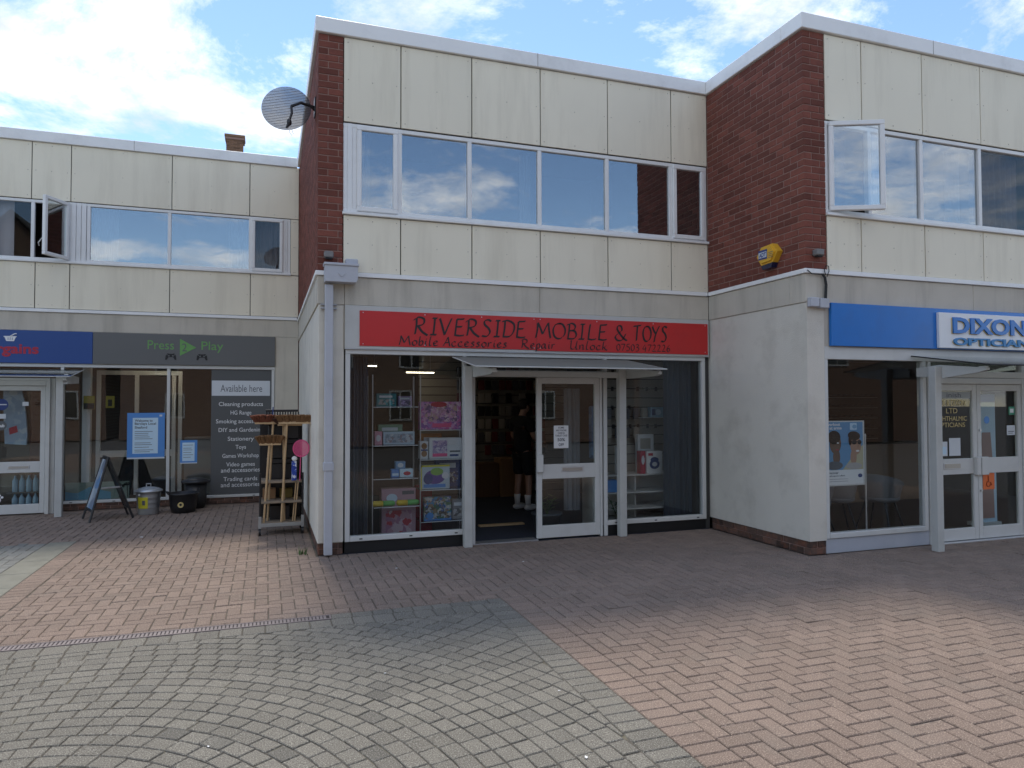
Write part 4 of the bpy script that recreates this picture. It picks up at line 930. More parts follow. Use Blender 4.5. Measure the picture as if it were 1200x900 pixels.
# door of the left shop, set a little forward in its lobby
YD = 12.52
MB().cbox(-3.16, -3.105, YD-0.01, YD+0.08, 0.0, 2.02, .004).cbox(-4.2, -3.161, YD-0.009, YD+0.079, 1.945, 2.02, .004).cbox(-4.2, -3.105, YD-0.008, YL, 2.021, 2.06, .004).build('door_frame', 'alu', bl)
MB().box(-3.104, -3.046, YD+0.03, YL+0.05, 0.0, 2.06).build('lobby_side', 'alu2', bl)
dl = glazed_door(bl, -3.98, -3.164, 0.02, 1.94, YD, (0.635, 0.80), plate=(-3.64, -3.36, 0.69, 0.745), bot=0.14, top=0.07)
MB().cbox(-3.995, -3.86, YD-0.035, YD-0.001, 0.82, 1.0, .006).build('handle', 'alu', dl)
canopy('glass canopy over the left shop door below the navy sign', (-2.93,), YL-0.03, 12.14, -4.6, -2.72, 11.95, 2.20, 2.06, 2.09, 'alu2')

sg = thing('fascia_sign', 'navy shop sign with white basket and red lettering cut off by the picture edge', 'sign', (-4.0, YL-0.02, 2.30))
MB().cbox(-8.0, -2.602, YL-0.03, YL-0.001, 2.302, 2.808, .003).build('navy_board', 'navy', sg)
text('lettering', 'bargains', -4.13, -3.335, 2.395, 2.60, YL-0.033, 'crimson', sg, depth=0.004, bold=0.03)
k = MB().prism([(-3.79, 2.70), (-3.64, 2.70), (-3.665, 2.635), (-3.765, 2.635)], 'y', YL-0.034, YL-0.031).box(-3.80, -3.63, YL-0.0345, YL-0.031, 2.698, 2.712)
k.tube([(-3.72, YL-0.033, 2.705), (-3.66, YL-0.033, 2.745), (-3.63, YL-0.033, 2.752)], 0.008, 6)
bsk = k.build('basket_emblem', 'white', sg)
MB().box(-3.745, -3.738, YL-0.0355, YL-0.034, 2.65, 2.69).box(-3.718, -3.711, YL-0.0355, YL-0.034, 2.65, 2.69).box(-3.691, -3.684, YL-0.0355, YL-0.034, 2.65, 2.69).build('basket_slot', 'navy', sg)
sg = thing('fascia_sign', 'dark grey shop sign reading Press 2 Play in green with game controllers', 'sign', (-1.2, YL-0.02, 2.30))
MB().cbox(-2.598, 0.144, YL-0.03, YL-0.001, 2.302, 2.806, .003).build('grey_board', 'greysign', sg)
text('lettering', 'Press', -1.818, -1.43, 2.555, 2.70, YL-0.032, 'green', sg)
text('lettering', 'Play', -1.015, -0.68, 2.515, 2.70, YL-0.032, 'green', sg)
MB().prism([(-1.34, 2.735), (-1.34, 2.455), (-1.095, 2.595)], 'y', YL-0.034, YL-0.031).build('play_triangle', 'green', sg)
text('numeral', '2', -1.31, -1.235, 2.53, 2.66, YL-0.036, 'greysign', sg)
for cx_ in (-1.475, -1.005):
    c_ = MB().prism([(cx_-0.085, 2.39), (cx_-0.075, 2.46), (cx_-0.05, 2.492), (cx_-0.02, 2.485), (cx_+0.02, 2.485), (cx_+0.05, 2.492), (cx_+0.075, 2.46), (cx_+0.085, 2.39), (cx_+0.06, 2.385), (cx_+0.035, 2.43), (cx_-0.035, 2.43), (cx_-0.06, 2.385)], 'y', YL-0.034, YL-0.031)
    c_.build('controller_emblem', 'black', sg)
    MB().tube([(cx_-0.03, YL-0.036, 2.452), (cx_-0.03, YL-0.033, 2.452)], 0.013, 10).tube([(cx_+0.03, YL-0.036, 2.452), (cx_+0.03, YL-0.033, 2.452)], 0.013, 10).tube([(cx_-0.055, YL-0.036, 2.468), (cx_-0.055, YL-0.033, 2.468)], 0.008, 8).tube([(cx_+0.055, YL-0.036, 2.468), (cx_+0.055, YL-0.033, 2.468)], 0.008, 8).build('controller_button', 'greysign', sg)
# vinyl list on the glass
vs_ = thing('window_poster', 'dark grey window panel listing goods under a white Available here strip', 'poster', (-0.4, YL+0.03, 0.14))
MB().box(-0.862, 0.090, YL+0.028, YL+0.034, 0.15, 2.238).build('vinyl_sheet', 'greyvinyl', vs_)
MB().box(-0.855, 0.065, YL+0.0255, YL+0.0275, 1.80, 2.055).build('white_strip', 'offwhite', vs_)
text('lettering', 'Available here', -0.72, -0.06, 1.865, 1.985, YL+0.0245, 'inkgrey', vs_, depth=0.001)
rows = [('Cleaning products', 1.66), ('HG Range', 1.515), ('Smoking accessories', 1.37), ('DIY and Gardening', 1.225), ('Stationery', 1.075), ('Toys', 0.935), ('Games Workshop', 0.79), ('Video games', 0.645), ('and accessories', 0.55), ('Trading cards', 0.40), ('and accessories', 0.305)]
for s_, z in rows:
    hw = 0.0205*len(s_); desc = any(ch in s_ for ch in 'gyp'); text('lettering', s_, -0.395-hw, -0.395+hw, z-0.055+(0 if desc else 0.018), z+0.035, YL+0.0265, 'white', vs_, depth=0.001)
def poster(label, x0, x1, z0, z1, Y, m, parts, cat='poster', name='poster', th=0.003, group=None):
    t = thing(name, label, cat, ((x0+x1)/2, Y, z0), group)
    MB().box(x0, x1, Y, Y+th, z0, z1).build('sheet', m, t)
    for p in parts:
        if p[0] == 'r': MB().box(p[1], p[2], Y-0.001*p[6] if len(p) > 6 else Y-0.001, Y-0.0002, p[3], p[4]).build('print_block', p[5], t)
        elif p[0] == 't': text('lettering', p[1], p[2], p[3], p[4], p[5], Y-0.0025, p[6], t, depth=0.0008, bold=p[7] if len(p) > 7 else 0)
        elif p[0] == 'd': MB().lathe([(0.0001, 0), (p[3], 0), (p[3], 0.001), (0.0001, 0.001)], 0, 0, 20).build('print_disc', p[4], t)
    return t
yp = YL+0.030
def lines(x0, x1, zs, h=0.012): return [('r', x0, x1-abs(jit(0.3))*(x1-x0), z, z+h, 'inkgrey', 2) for z in zs]
poster('large blue and white Welcome notice on the left shop window', -2.11, -1.56, 0.775, 1.52, yp, 'bluep',
       [('r', -2.03, -1.66, 0.86, 1.44, 'paleblue'), ('r', -2.11, -1.56, 0.775, 0.80, 'offwhite'), ('r', -1.64, -1.60, 1.46, 1.49, 'offwhite'),
        ('t', 'Welcome to', -2.00, -1.74, 1.375, 1.415, 'inkgrey', 0.02), ('t', 'Barclays Local', -2.00, -1.69, 1.315, 1.365, 'inkgrey', 0.02), ('t', 'Sleaford', -2.00, -1.82, 1.265, 1.305, 'inkgrey', 0.02)]
       + lines(-2.00, -1.72, (1.215, 1.185, 1.155, 1.125, 1.095, 1.03, 1.0, 0.96, 0.915, 0.885), 0.008))
poster('small blue notice on the left shop window beside the grey panel', -1.33, -1.07, 0.68, 1.065, yp, 'bluep',
       [('r', -1.295, -1.11, 0.72, 1.025, 'paleblue'), ('r', -1.33, -1.07, 0.68, 0.695, 'offwhite')] + lines(-1.28, -1.13, (0.98, 0.93, 0.90, 0.86, 0.82, 0.78), 0.007))

# ------------------------------------------------------------------ things fixed to the walls
# satellite dish on the side of the middle building
ds = thing('satellite_dish', 'round grey mesh satellite dish on the brick side wall of the middle shop', 'satellite dish', (XA, 8.62, 5.1))
dc_ = Vector((0.205, 8.52, 5.075)); nrm = Vector((-0.30, 0.85, 0.30)).normalized()
ux = nrm.cross(Vector((0, 0, 1))).normalized(); uy = nrm.cross(ux)
ux, uy = (ux*0.93-uy*0.36).normalized(), None; uy = nrm.cross(ux)
vs = []; fs = []; NR, NA = 8, 36
for layer in (0, 1):
    for i in range(NR+1):
        r_ = i/NR
        for k in range(NA):
            a = 2*math.pi*k/NA; p = dc_ + ux*(math.cos(a)*r_*0.295) + uy*(math.sin(a)*r_*0.235) + nrm*(0.055*(r_*r_-1) - layer*0.006); vs.append(p)
L1 = (NR+1)*NA
for i in range(NR):
    for k in range(NA):
        q = (i*NA+k, i*NA+(k+1) % NA, (i+1)*NA+(k+1) % NA, (i+1)*NA+k); fs += [q, tuple(j+L1 for j in q[::-1])]
for k in range(NA): a, b = NR*NA+k, NR*NA+(k+1) % NA; fs.append((a, b, b+L1, a+L1))
MB().add(vs, fs).build('reflector', 'dish', ds, smooth=True)
rb = MB()
for j in range(-7, 8):
    h = j*0.028; half = 0.295*math.sqrt(max(0, 1-(h/0.225)**2))
    if half < 0.05: continue
    pts = []
    for t in range(-6, 7):
        x = half*t/6; r2 = (x/0.295)**2+(h/0.225)**2; pts.append(dc_+ux*x+uy*h+nrm*(0.055*(r2-1)-0.009))
    rb.tube(pts, 0.0022, 4)
rb.build('mesh_rib', mat('dish_rib', (0.07, 0.08, 0.10), 0.5), ds)
wallp = Vector((XA, 8.50, 5.12))
MB().cbox(XA-0.015, XA+0.0, 8.42, 8.58, 5.02, 5.22, .003).build('wall_bracket', 'blackp', ds)
fp = dc_ - nrm*0.16 + Vector((0.0, 0, -0.10))
MB().tube([wallp, Vector((0.36, 8.44, 5.13)), dc_-nrm*0.09+Vector((0.02, 0, 0.03))], 0.017, 8).tube([(XA, 8.46, 5.06), (0.44, 8.42, 5.12)], 0.012, 6).build('support_arm', 'blackp', ds)
MB().tube([dc_-nrm*0.09+Vector((0.02, 0, 0.03)), dc_-nrm*0.14+Vector((0.01, 0, -0.05)), fp+Vector((-0.02, 0, -0.03))], [0.014, 0.014, 0.012], 8).build('feed_arm', 'blackp', ds)
MB().ellip(fp+Vector((-0.025, 0, -0.06)), (0.028, 0.028, 0.045), 10, 7).tube([fp+Vector((-0.03, 0, -0.08)), fp+Vector((-0.055, 0, -0.13))], [0.02, 0.012], 8).build('receiver', 'blackp', ds)
MB().tube([fp+Vector((-0.03, 0, -0.06)), fp+Vector((0.0, 0, -0.13)), fp+Vector((0.02, 0, -0.19)), fp+Vector((0.005, 0, -0.21)), fp+Vector((-0.02, 0, -0.18)), fp+Vector((-0.03, 0, -0.10))], 0.0035, 5).build('cable_loop', 'upvc', ds)
# alarm box on the brick side wall
al = thing('alarm_box', 'amber hexagonal alarm box reading ADT on the brick side wall', 'alarm', (XB, 6.76, 3.22))
hexa = [(6.945, 3.375), (6.865, 3.475), (6.67, 3.487), (6.583, 3.385), (6.665, 3.272), (6.865, 3.262)]
MB().prism(hexa, 'x', XB-0.075, XB+0.0).prism([(6.765+(a-6.765)*0.8, 3.375+(b-3.375)*0.8) for a, b in hexa], 'x', XB-0.095, XB-0.0755).build('casing', 'amber', al)
MB().prism([(6.865, 3.258), (6.665, 3.268), (6.69, 3.215), (6.84, 3.208)], 'x', XB-0.078, XB).build('strobe_lens', mat('blue_lens', (0.012, 0.015, 0.05), 0.2), al)
MB().box(XB-0.0985, XB-0.0952, 6.735, 6.885, 3.325, 3.435).build('label_plate', 'navyp', al)
MB().box(XB-0.1000, XB-0.0986, 6.742, 6.878, 3.345, 3.41).build('label_face', 'offwhite', al)
tx = text('lettering', 'ADT', 0, 0.12, 0, 0.05, 0, 'navyp', al, depth=0.001, bold=0.04)
for v in tx.data.vertices:
    x_, y_, z_ = v.co + worg(al); v.co = Vector((XB-0.1008+y_, 6.87-x_, 3.352+z_)) - worg(al)
for z in (3.325, 3.345, 3.365, 3.385): MB().box(XB-0.0965, XB-0.0952, 6.64, 6.715, z, z+0.006).build('print_line', 'inkgrey', al)
for (x, Y, lab) in ((0.642, YC, 'small grey wall light on the brick pier above the downpipe'), (5.70, YR, 'small grey wall light on the brick corner right of the alarm box')):
    t = thing('wall_light', lab, 'light', (x, Y, 3.27), 'small lights on the brick corners')
    MB().cbox(x-0.05, x+0.05, Y-0.085, Y-0.0005, 3.262, 3.330, .010).build('body', mat('light_grey', (0.20, 0.19, 0.185), 0.5), t)
    MB().cbox(x-0.038, x+0.038, Y-0.075, Y-0.02, 3.246, 3.2615, .006).build('lens', 'blackp', t)
jb = thing('junction_box', 'pair of grey junction boxes on the rendered corner beside the blue sign', 'box', (5.70, YR, 2.69))
MB().cbox(5.575, 5.690, YR-0.065, YR-0.0005, 2.700, 2.800, .006).build('box', 'pipe', jb)
MB().cbox(5.700, 5.825, YR-0.065, YR-0.0005, 2.690, 2.795, .006).build('box', 'pipe', jb)
cb = thing('cable', 'looped black cable hanging over the white ledge above the junction boxes', 'cable', (5.80, YR-0.03, 2.8))
for dx in (0, 0.012, 0.022): MB().tube([(5.79+dx, YR-0.03, 2.798), (5.80+dx, YR-0.03, 2.95), (5.785+dx, YR-0.03, 3.03), (5.75+dx, YR-0.03, 3.068)], 0.007, 6).build('strand', 'cable', cb)
MB().tube([(5.80, YR-0.035, 3.06), (5.78, YR-0.04, 3.12), (5.80, YR-0.045, 3.16), (5.835, YR-0.045, 3.155), (5.845, YR-0.04, 3.10), (5.82, YR-0.035, 3.04)], 0.005, 6).build('loop', 'cable', cb)
MB().tube([(5.75, YR-0.028, 3.062), (5.62, YR-0.03, 3.06), (5.56, YR-0.03, 3.10)], 0.005, 6).build('run', 'cable', cb)

# ------------------------------------------------------------------ in front of the left shop
# A-board
ab = thing('a_board', 'black framed folding pavement sign standing before the left shop window', 'sign', (-2.12, 11.72, 0))
T0, T1 = Vector((-2.14, 11.58, 0.90)), Vector((-2.26, 11.94, 0.90))
def leaf(f0, f1, nm):
    fr = MB(); f0, f1 = Vector(f0), Vector(f1)
    for a, b in ((f0, T0), (f1, T1)): fr.tube([a, b], 0.016, 6)
    l = lambda t, s: (f0.lerp(T0, t)).lerp(f1.lerp(T1, t), s)
    fr.tube([l(0.16, 0), l(0.16, 1)], 0.014, 6).tube([l(0.985, 0), l(0.985, 1)], 0.018, 6)
    p = fr.build('leaf_frame', 'blackp', ab)
    n = (T0-f0).cross(f1-f0).normalized()*0.006
    q = [l(0.19, 0.06), l(0.19, 0.94), l(0.95, 0.94), l(0.95, 0.06)]
    MB().add([v-n for v in q]+[v+n for v in q], [(0,1,2,3), (7,6,5,4), (0,4,5,1), (1,5,6,2), (2,6,7,3), (3,7,4,0)]).build('panel', nm, ab)
    return l
leaf((-2.32, 11.35, 0), (-2.50, 11.81, 0), printed('board_print', [(0.10, 0.22, 0.42), (0.30, 0.36, 0.42), (0.45, 0.50, 0.55), (0.16, 0.20, 0.28), (0.35, 0.40, 0.46)], 7))
leaf((-1.82, 11.66, 0), (-1.95, 12.03, 0), 'blackp')
MB().tube([(-2.20, 11.46, 0.46), (-1.98, 11.62, 0.46)], 0.012, 6).tube([(-2.2, 11.49, 0.47), (-1.97, 11.62, 0.47)], 0.008, 6).build('spreader', 'tube', ab)
# galvanised dustbin
db = thing('dustbin', 'small galvanised metal dustbin with domed lid and yellow label', 'dustbin', (-1.67, 12.0, 0))
prof = [(0.135, 0.0), (0.14, 0.01), (0.142, 0.03)]
for i in range(1, 12): prof += [(0.142+i*0.0022, 0.03+i*0.024), (0.147+i*0.0022, 0.042+i*0.024)] if i % 3 else [(0.146+i*0.0022, 0.03+i*0.024), (0.153+i*0.0022, 0.038+i*0.024)]
prof += [(0.172, 0.33), (0.178, 0.335), (0.178, 0.345), (0.0001, 0.345)]
MB().lathe(prof, -1.67, 12.0).build('body', 'galv', db, smooth=True)
MB().lathe([(0.192, 0.338), (0.198, 0.345), (0.195, 0.36), (0.15, 0.385), (0.08, 0.405), (0.02, 0.412), (0.0001, 0.413)], -1.67, 12.0).build('lid', 'galv', db, smooth=True)
MB().tube([(-1.70, 12.0, 0.40), (-1.70, 12.0, 0.455), (-1.64, 12.0, 0.455), (-1.64, 12.0, 0.40)], 0.009, 6).build('lid_handle', 'galv', db)
lab_ = MB()
def bent(x0a, x1a, z0, z1, r0, dr):
    vs = []; n = 6
    for k in range(n+1):
        a = x0a+(x1a-x0a)*k/n
        for z in (z0, z1): rr_ = r0+(z-0.03)*0.092+dr; vs.append((-1.67+rr_*math.cos(a), 12.0+rr_*math.sin(a), z))
    return vs, [(2*k, 2*k+2, 2*k+3, 2*k+1) for k in range(n)]
MB().add(*bent(R(222), R(275), 0.10, 0.27, 0.148, 0.004)).build('label', 'yellow', db)
MB().add(*bent(R(248), R(262), 0.15, 0.22, 0.148, 0.006)).build('label_print', 'inkgrey', db)
MB().add(*bent(R(225), R(240), 0.29, 0.32, 0.148, 0.006)).build('small_label', 'white', db)
# black tub with gold emblem, black lidded pan behind
tb = thing('rubber_tub', 'black plastic tub with round gold emblem beside the dustbin', 'tub', (-1.19, 12.02, 0))
MB().lathe([(0.165, 0.0), (0.19, 0.10), (0.205, 0.27), (0.222, 0.28), (0.222, 0.30), (0.20, 0.30), (0.185, 0.12), (0.0001, 0.10)], -1.19, 12.02).build('body', 'blackp', tb, smooth=True)
for a in (25, 205): MB().tube([(-1.19+math.cos(R(a+d))*rr_, 12.02+math.sin(R(a+d))*rr_, z) for d, rr_, z in ((-14, .215, .29), (-12, .24, .33), (12, .24, .33), (14, .215, .29))], 0.011, 6).build('handle', 'blackp', tb)
MB().tube([(-1.205, 11.818, 0.135), (-1.206, 11.806, 0.135)], 0.042, 20).build('emblem', 'gold', tb)
MB().tube([(-1.206, 11.807, 0.140), (-1.2065, 11.803, 0.140)], 0.020, 12).build('emblem_centre', 'black', tb)
pn = thing('lidded_pan', 'black lidded plastic bin standing behind the black tub', 'bin', (-1.05, 12.45, 0))
MB().lathe([(0.13, 0), (0.16, 0.10), (0.165, 0.40), (0.0001, 0.40)], -1.05, 12.45).build('body', 'blackp', pn, smooth=True)
MB().lathe([(0.20, 0.40), (0.22, 0.415), (0.215, 0.44), (0.10, 0.475), (0.0001, 0.48)], -1.05, 12.45).build('lid', 'blackp', pn, smooth=True)
# tall trolley with brooms
tr_ = thing('stock_trolley', 'tall black shop trolley with worn shelves by the rendered wall', 'trolley', (0.20, 9.72, 0))
tx0, tx1, ty0, ty1 = -0.06, 0.455, 9.50, 9.95
for z in (0.13, 0.40, 0.655):
    MB().cbox(tx0+0.012, tx1-0.012, ty0-0.01, ty1-0.014, z, z+0.03, .003).build('shelf', 'ply', tr_)
MB().cbox(tx0-0.005, tx1+0.005, ty0-0.022, ty0-0.001, 0.108, 0.152, .004).build('front_rail', 'tube', tr_)
for x in (tx0, tx1):
    for y in (ty0, ty1):
        MB().tube([(x, y, 0.07), (x, y, 0.78 if y == ty0 else 1.50)], 0.012, 6).build('upright', 'blackp', tr_)
        wv = MB().tube([(x-0.014, y+0.01, 0.045), (x+0.014, y+0.01, 0.045)], 0.044, 14).build('wheel', 'blackp', tr_)
    MB().cbox(x-0.018, x+0.018, ty0-0.02, ty0+0.02, 0.09, 0.24, .003).build('corner_bracket', 'tube', tr_)
    g_ = MB()
    for i in range(9): g_.tube([(x, ty0, 0.16+i*0.07), (x, ty1, 0.16+i*0.07)], 0.004, 5)
    g_.build('side_mesh', 'blackp', tr_)
MB().cbox(tx0+0.01, tx1-0.01, ty1-0.012, ty1+0.002, 0.155, 1.49, .003).build('back_board', 'blackp', tr_)
for i, (z0, z1) in enumerate(((0.70, 0.95), (0.955, 1.20), (1.205, 1.44))):
    t = thing('plastic_crate', ('lowest', 'middle', 'topmost')[i] + ' black plastic crate of the pile on the stock trolley', 'crate', (0.21, 9.78, z0), 'black crates on the trolley')
    if i == 0: z0 = 0.686
    k = MB().cbox(0.03, 0.41, 9.66, 9.93, z0, z1-0.06, .008).cbox(0.015, 0.425, 9.645, 9.945, z1-0.0595, z1, .006).build('shell', 'blackp', t)
rk = thing('wire_rack', 'black slotted plastic rack on top of the crates of the trolley', 'rack', (0.2, 9.8, 1.441))
MB().cbox(0.00, 0.40, 9.66, 9.94, 1.441, 1.47, .004).cbox(0.00, 0.40, 9.66, 9.94, 1.555, 1.585, .004).build('rim', 'blackp', rk)
kk = MB()
for i in range(13): kk.cbox(0.005+i*0.0325, 0.022+i*0.0325, 9.661, 9.68, 1.4705, 1.5545, .002)
kk.build('slats', 'blackp', rk)
MB().tube([(0.075, 9.64, 1.15), (0.09, 9.645, 1.62)], 0.007, 6).build('blue_rod', 'navyp', rk)
show_later = [('low black box on the bottom shelf of the trolley', 0.06, 0.30, 9.72, 9.92, 0.1605, 0.34, 'blackp'), ('yellow topped box on the middle shelf of the trolley', 0.18, 0.34, 9.78, 9.92, 0.4305, 0.55, 'ochre'), ('brown carton at the left of the middle trolley shelf', -0.03, 0.13, 9.74, 9.92, 0.4305, 0.56, 'card')]
for l_, a, b, c_, d_, e, f_, m_ in show_later: tag(MB().cbox(a, b, c_, d_, e, f_, .004).build('stock_box', m_, loc=((a+b)/2, (c_+d_)/2, e)), l_, 'box', 'boxes on the trolley shelves')
def broom(label, hx, hy, hz, fx, fy, length_dir, m, hl=0.36, hh=0.075, off=0.0):
    """upturned broom: handle foot on a shelf, head at the top"""
    t = thing('broom', label, 'broom', (fx, fy, 0.155), 'brooms standing in the trolley')
    top = Vector((hx, hy, hz)); MB().tube([(fx, fy, 0.161), top], 0.0135, 8).build('handle', 'wood', t)
    d = Vector(length_dir).normalized(); n = Vector((-d.y, d.x, 0)); top = top + d*off
    def box_(z0, z1, l, w_, wt):
        vs = []
        for z, ww, ll in ((z0, w_, l), (z1, wt, l*1.03)):
            for a, b in ((-1, -1), (1, -1), (1, 1), (-1, 1)): vs.append(top + d*(a*ll/2) + n*(b*ww/2) + Vector((0, 0, z)))
        return vs, [(0,3,2,1), (4,5,6,7), (0,1,5,4), (1,2,6,5), (2,3,7,6), (3,0,4,7)]
    MB().add(*box_(0.0, 0.028, hl*0.98, 0.055, 0.055)).build('stock', 'wood', t)
    bb = MB(); nb = 170
    for i in range(nb):
        a, b = rnd.uniform(-.5, .5), rnd.uniform(-.5, .5)
        p = top + d*(a*hl) + n*(b*0.055) + Vector((0, 0, 0.026)); q = p + d*(a*0.09+jit(.016)) + n*(b*0.09+jit(.016)) + Vector((0, 0, (hh+jit(0.008))*(1-1.1*abs(a)**3)))
        bb.tube([p, q], [0.011, 0.010], 5)
    bb.build('bristles', m, t)
    return t
broom('tan bristled broom at the front right of the trolley', 0.255, 9.44, 1.405, 0.195, 9.52, (1, -0.25, 0), 'bristle', 0.40, 0.085, 0.10)
broom('dark brown bristled broom at the back of the trolley', 0.215, 9.58, 1.40, 0.235, 9.62, (1, 0.3, 0), 'bristled', 0.36, 0.085, -0.06)
broom('shorter tan broom standing lower on the left of the trolley', 0.045, 9.44, 1.14, -0.015, 9.53, (1, 0.1, 0), 'bristle', 0.26, 0.095, 0.01)
broom('reddish bristled broom poking out to the left of the trolley', 0.09, 9.52, 1.405, 0.03, 9.66, (1, 0.15, 0), mat('red_bristle', (0.17, 0.055, 0.03), 0.95, noise=0.3, nscale=60), 0.26, 0.085, -0.09)
broom('thin handled broom between the others in the trolley', 0.235, 9.50, 1.38, 0.215, 9.58, (1, -0.1, 0), 'bristled', 0.30, 0.07, 0.06)
for i, (a, b) in enumerate(((0.40, 0.36), (0.375, 0.335))):
    tag(MB().tube([(a, 9.50+i*0.03, 0.68), (b, 9.56, 0.155)], 0.009, 6).build('wooden_stick', 'wood', loc=(b, 9.56, 0.155)), ('outer' if i == 0 else 'inner') + ' thin wooden stick leaning at the right of the trolley', 'stick', 'thin sticks in the trolley')
t = thing('cleaning_carton', 'blue and white carton with white cap hanging on the trolley', 'carton', (0.345, 9.46, 0.70))
MB().cbox(0.315, 0.375, 9.43, 9.49, 0.687, 0.93, .004).build('carton', printed('blue_carton', [(0.02, 0.06, 0.35), (0.03, 0.09, 0.45), (0.6, 0.65, 0.75), (0.02, 0.05, 0.3)], 30), t)
MB().ellip((0.35, 9.455, 0.962), (0.035, 0.03, 0.032), 12, 8).build('cap', 'white', t, smooth=True)
t = thing('fly_swatter', 'bright pink round plastic swatter held up beside the trolley', 'swatter', (0.415, 9.45, 0.68))
MB().tube([(0.415, 9.46, 0.68), (0.425, 9.45, 1.0)], 0.006, 6).build('stem', 'pink', t)
pk = MB(); ring_ = [(0.43+0.098*math.cos(a), 9.445, 1.09+0.105*math.sin(a)) for a in [2*math.pi*i/24 for i in range(25)]]
pk.tube(ring_, 0.007, 6)
for j in range(-6, 7):
    h = j*0.0145; q = math.sqrt(max(0, 1-(h/0.1)**2))
    pk.tube([(0.43+h, 9.445, 1.09-0.105*q), (0.43+h, 9.445, 1.09+0.105*q)], 0.0042, 4).tube([(0.43-0.098*q, 9.4455, 1.09+h), (0.43+0.098*q, 9.4455, 1.09+h)], 0.0042, 4)
pk.build('grid', 'pink', t)

# inside the left shop
def show(name, label, cat, m, *a, group=None, c=0.004):
    return tag(MB().cbox(*a, c=c).build(name, m, loc=((a[0]+a[1])/2, (a[2]+a[3])/2, a[4])), label, cat, group)
show('window_print', 'low blue seaside print along the bottom of the left shop window', 'poster', printed('sea_print', [(0.10, 0.25, 0.36), (0.13, 0.33, 0.45), (0.10, 0.28, 0.40), (0.20, 0.26, 0.22), (0.12, 0.30, 0.42)], 2.2), -2.98, -2.08, YL+0.10, YL+0.105, 0.145, 0.42, c=0.001)
t = thing('palm_print', 'small dark palm tree cut-out on the seaside print', 'print', (-2.2, YL+0.09, 0.16))
k = MB().tube([(-2.22, YL+0.095, 0.16), (-2.215, YL+0.095, 0.34)], 0.006, 5).tube([(-2.10, YL+0.095, 0.16), (-2.11, YL+0.095, 0.36)], 0.006, 5)
for cx_, cz in ((-2.215, 0.34), (-2.11, 0.36)):
    for a in (10, 60, 120, 170, 200, -20): k.tube([(cx_, YL+0.095, cz), (cx_+0.035*math.cos(R(a)), YL+0.095, cz+0.03*math.sin(R(a))+0.012), (cx_+0.07*math.cos(R(a)), YL+0.095, cz+0.03*math.sin(R(a))-0.005)], [.007, .009, .003], 4)
k.build('palm', mat('palm_ink', (0.02, 0.03, 0.02), 0.8), t)
for i, (x, m_, lab) in enumerate(((-2.85, 'upvc', 'white interior post seen through the left shop window'),)):
    show('interior_post', lab, 'post', m_, x, x+0.12, YL+0.5, YL+0.62, 0, 2.6)
show('warning_sign', 'yellow and black round-cornered sign behind the left shop window', 'sign', 'dull_yellow', -2.80, -2.64, YL+0.35, YL+0.36, 1.58, 1.80)
show('warning_sign', 'yellow triangle warning notice behind the left shop window', 'sign', 'dull_yellow', -2.50, -2.37, YL+0.45, YL+0.46, 1.60, 1.80)
for a, b, c_ in ((-2.80, -2.64, YL+0.347), (-2.47, -2.40, YL+0.447)): show('warning_print', 'black print on the ' + ('round-cornered' if a < -2.7 else 'triangle') + ' yellow sign in the left shop', 'print', 'black', a+0.005, b-0.005, c_, c_+0.002, 1.585 if a < -2.7 else 1.63, 1.68 if a < -2.7 else 1.74, c=0.0005)
dd = thing('glazed_partition', 'white framed glazed doors at the back of the left shop', 'partition', (-2.2, 14.6, 0))
k = MB()
for x in (-2.9, -2.28, -1.66, -1.55): k.cbox(x, x+0.07, 14.6, 14.65, 0, 2.2, .004)
k.cbox(-2.9, -1.48, 14.601, 14.649, 2.2, 2.28, .004).cbox(-2.83, -1.66, 14.602, 14.648, 0.70, 0.82, .004)
k.build('frame', 'upvc', dd)
MB().box(-2.83, -1.66, 14.655, 14.66, 0.0, 2.2).build('panel', 'blackp', dd)
show('shop_counter', 'pale counter across the back of the left shop', 'counter', 'ceil', -1.4, 0.1, 14.2, 14.7, 0, 1.05)
for i in range(3):
    show('shop_shelf', ('nearest', 'middle', 'farthest')[i] + ' dark goods shelf along the side of the left shop', 'shelf', 'curtaind', -0.6+i*0.02, 0.15, 13.6+i*0.9, 14.0+i*0.9, 0, 1.2+0.2*i, group='goods shelves in the left shop')
jr = thing('hanging_shirt', 'pale blue printed football shirt hanging inside the left shop door', 'shirt', (-3.62, 12.75, 1.02))
MB().prism([(-3.78, 1.90), (-3.55, 1.90), (-3.50, 1.7), (-3.46, 1.2), (-3.47, 1.04), (-3.75, 1.06), (-3.77, 1.4)], 'y', 12.75, 12.79).build('body', printed('shirt_print', [(0.28, 0.36, 0.46), (0.33, 0.41, 0.50), (0.25, 0.33, 0.43), (0.38, 0.44, 0.5)], 12, 0.8), jr)
MB().prism([(-3.70, 1.30), (-3.60, 1.34), (-3.58, 1.24), (-3.69, 1.20)], 'y', 12.747, 12.7495).build('crest', 'crimson', jr)
show('brick_pillar', 'red brick pillar inside the left shop behind the door', 'pillar', 'brick', -3.52, -3.25, 13.1, 13.3, 0, 2.6)
for r_ in range(2):
    for i in range(5):
        x = -3.62+i*0.09; z = 0.05+r_*0.27
        tag(MB().lathe([(0.036, z), (0.04, z+0.02), (0.04, z+0.17), (0.015, z+0.22), (0.015, z+0.25), (0.0001, z+0.25)], x, 12.8, 12).build('water_bottle', mat('water_plastic', (0.22, 0.33, 0.42), 0.15) if r_+i == 0 else bpy.data.materials['water_plastic'], smooth=True, loc=(x, 12.8, z)), ORD[i] + ' clear blue water bottle from the left in the ' + ('lower', 'upper')[r_] + ' row behind the left door', 'bottle', 'bottles behind the left shop door')
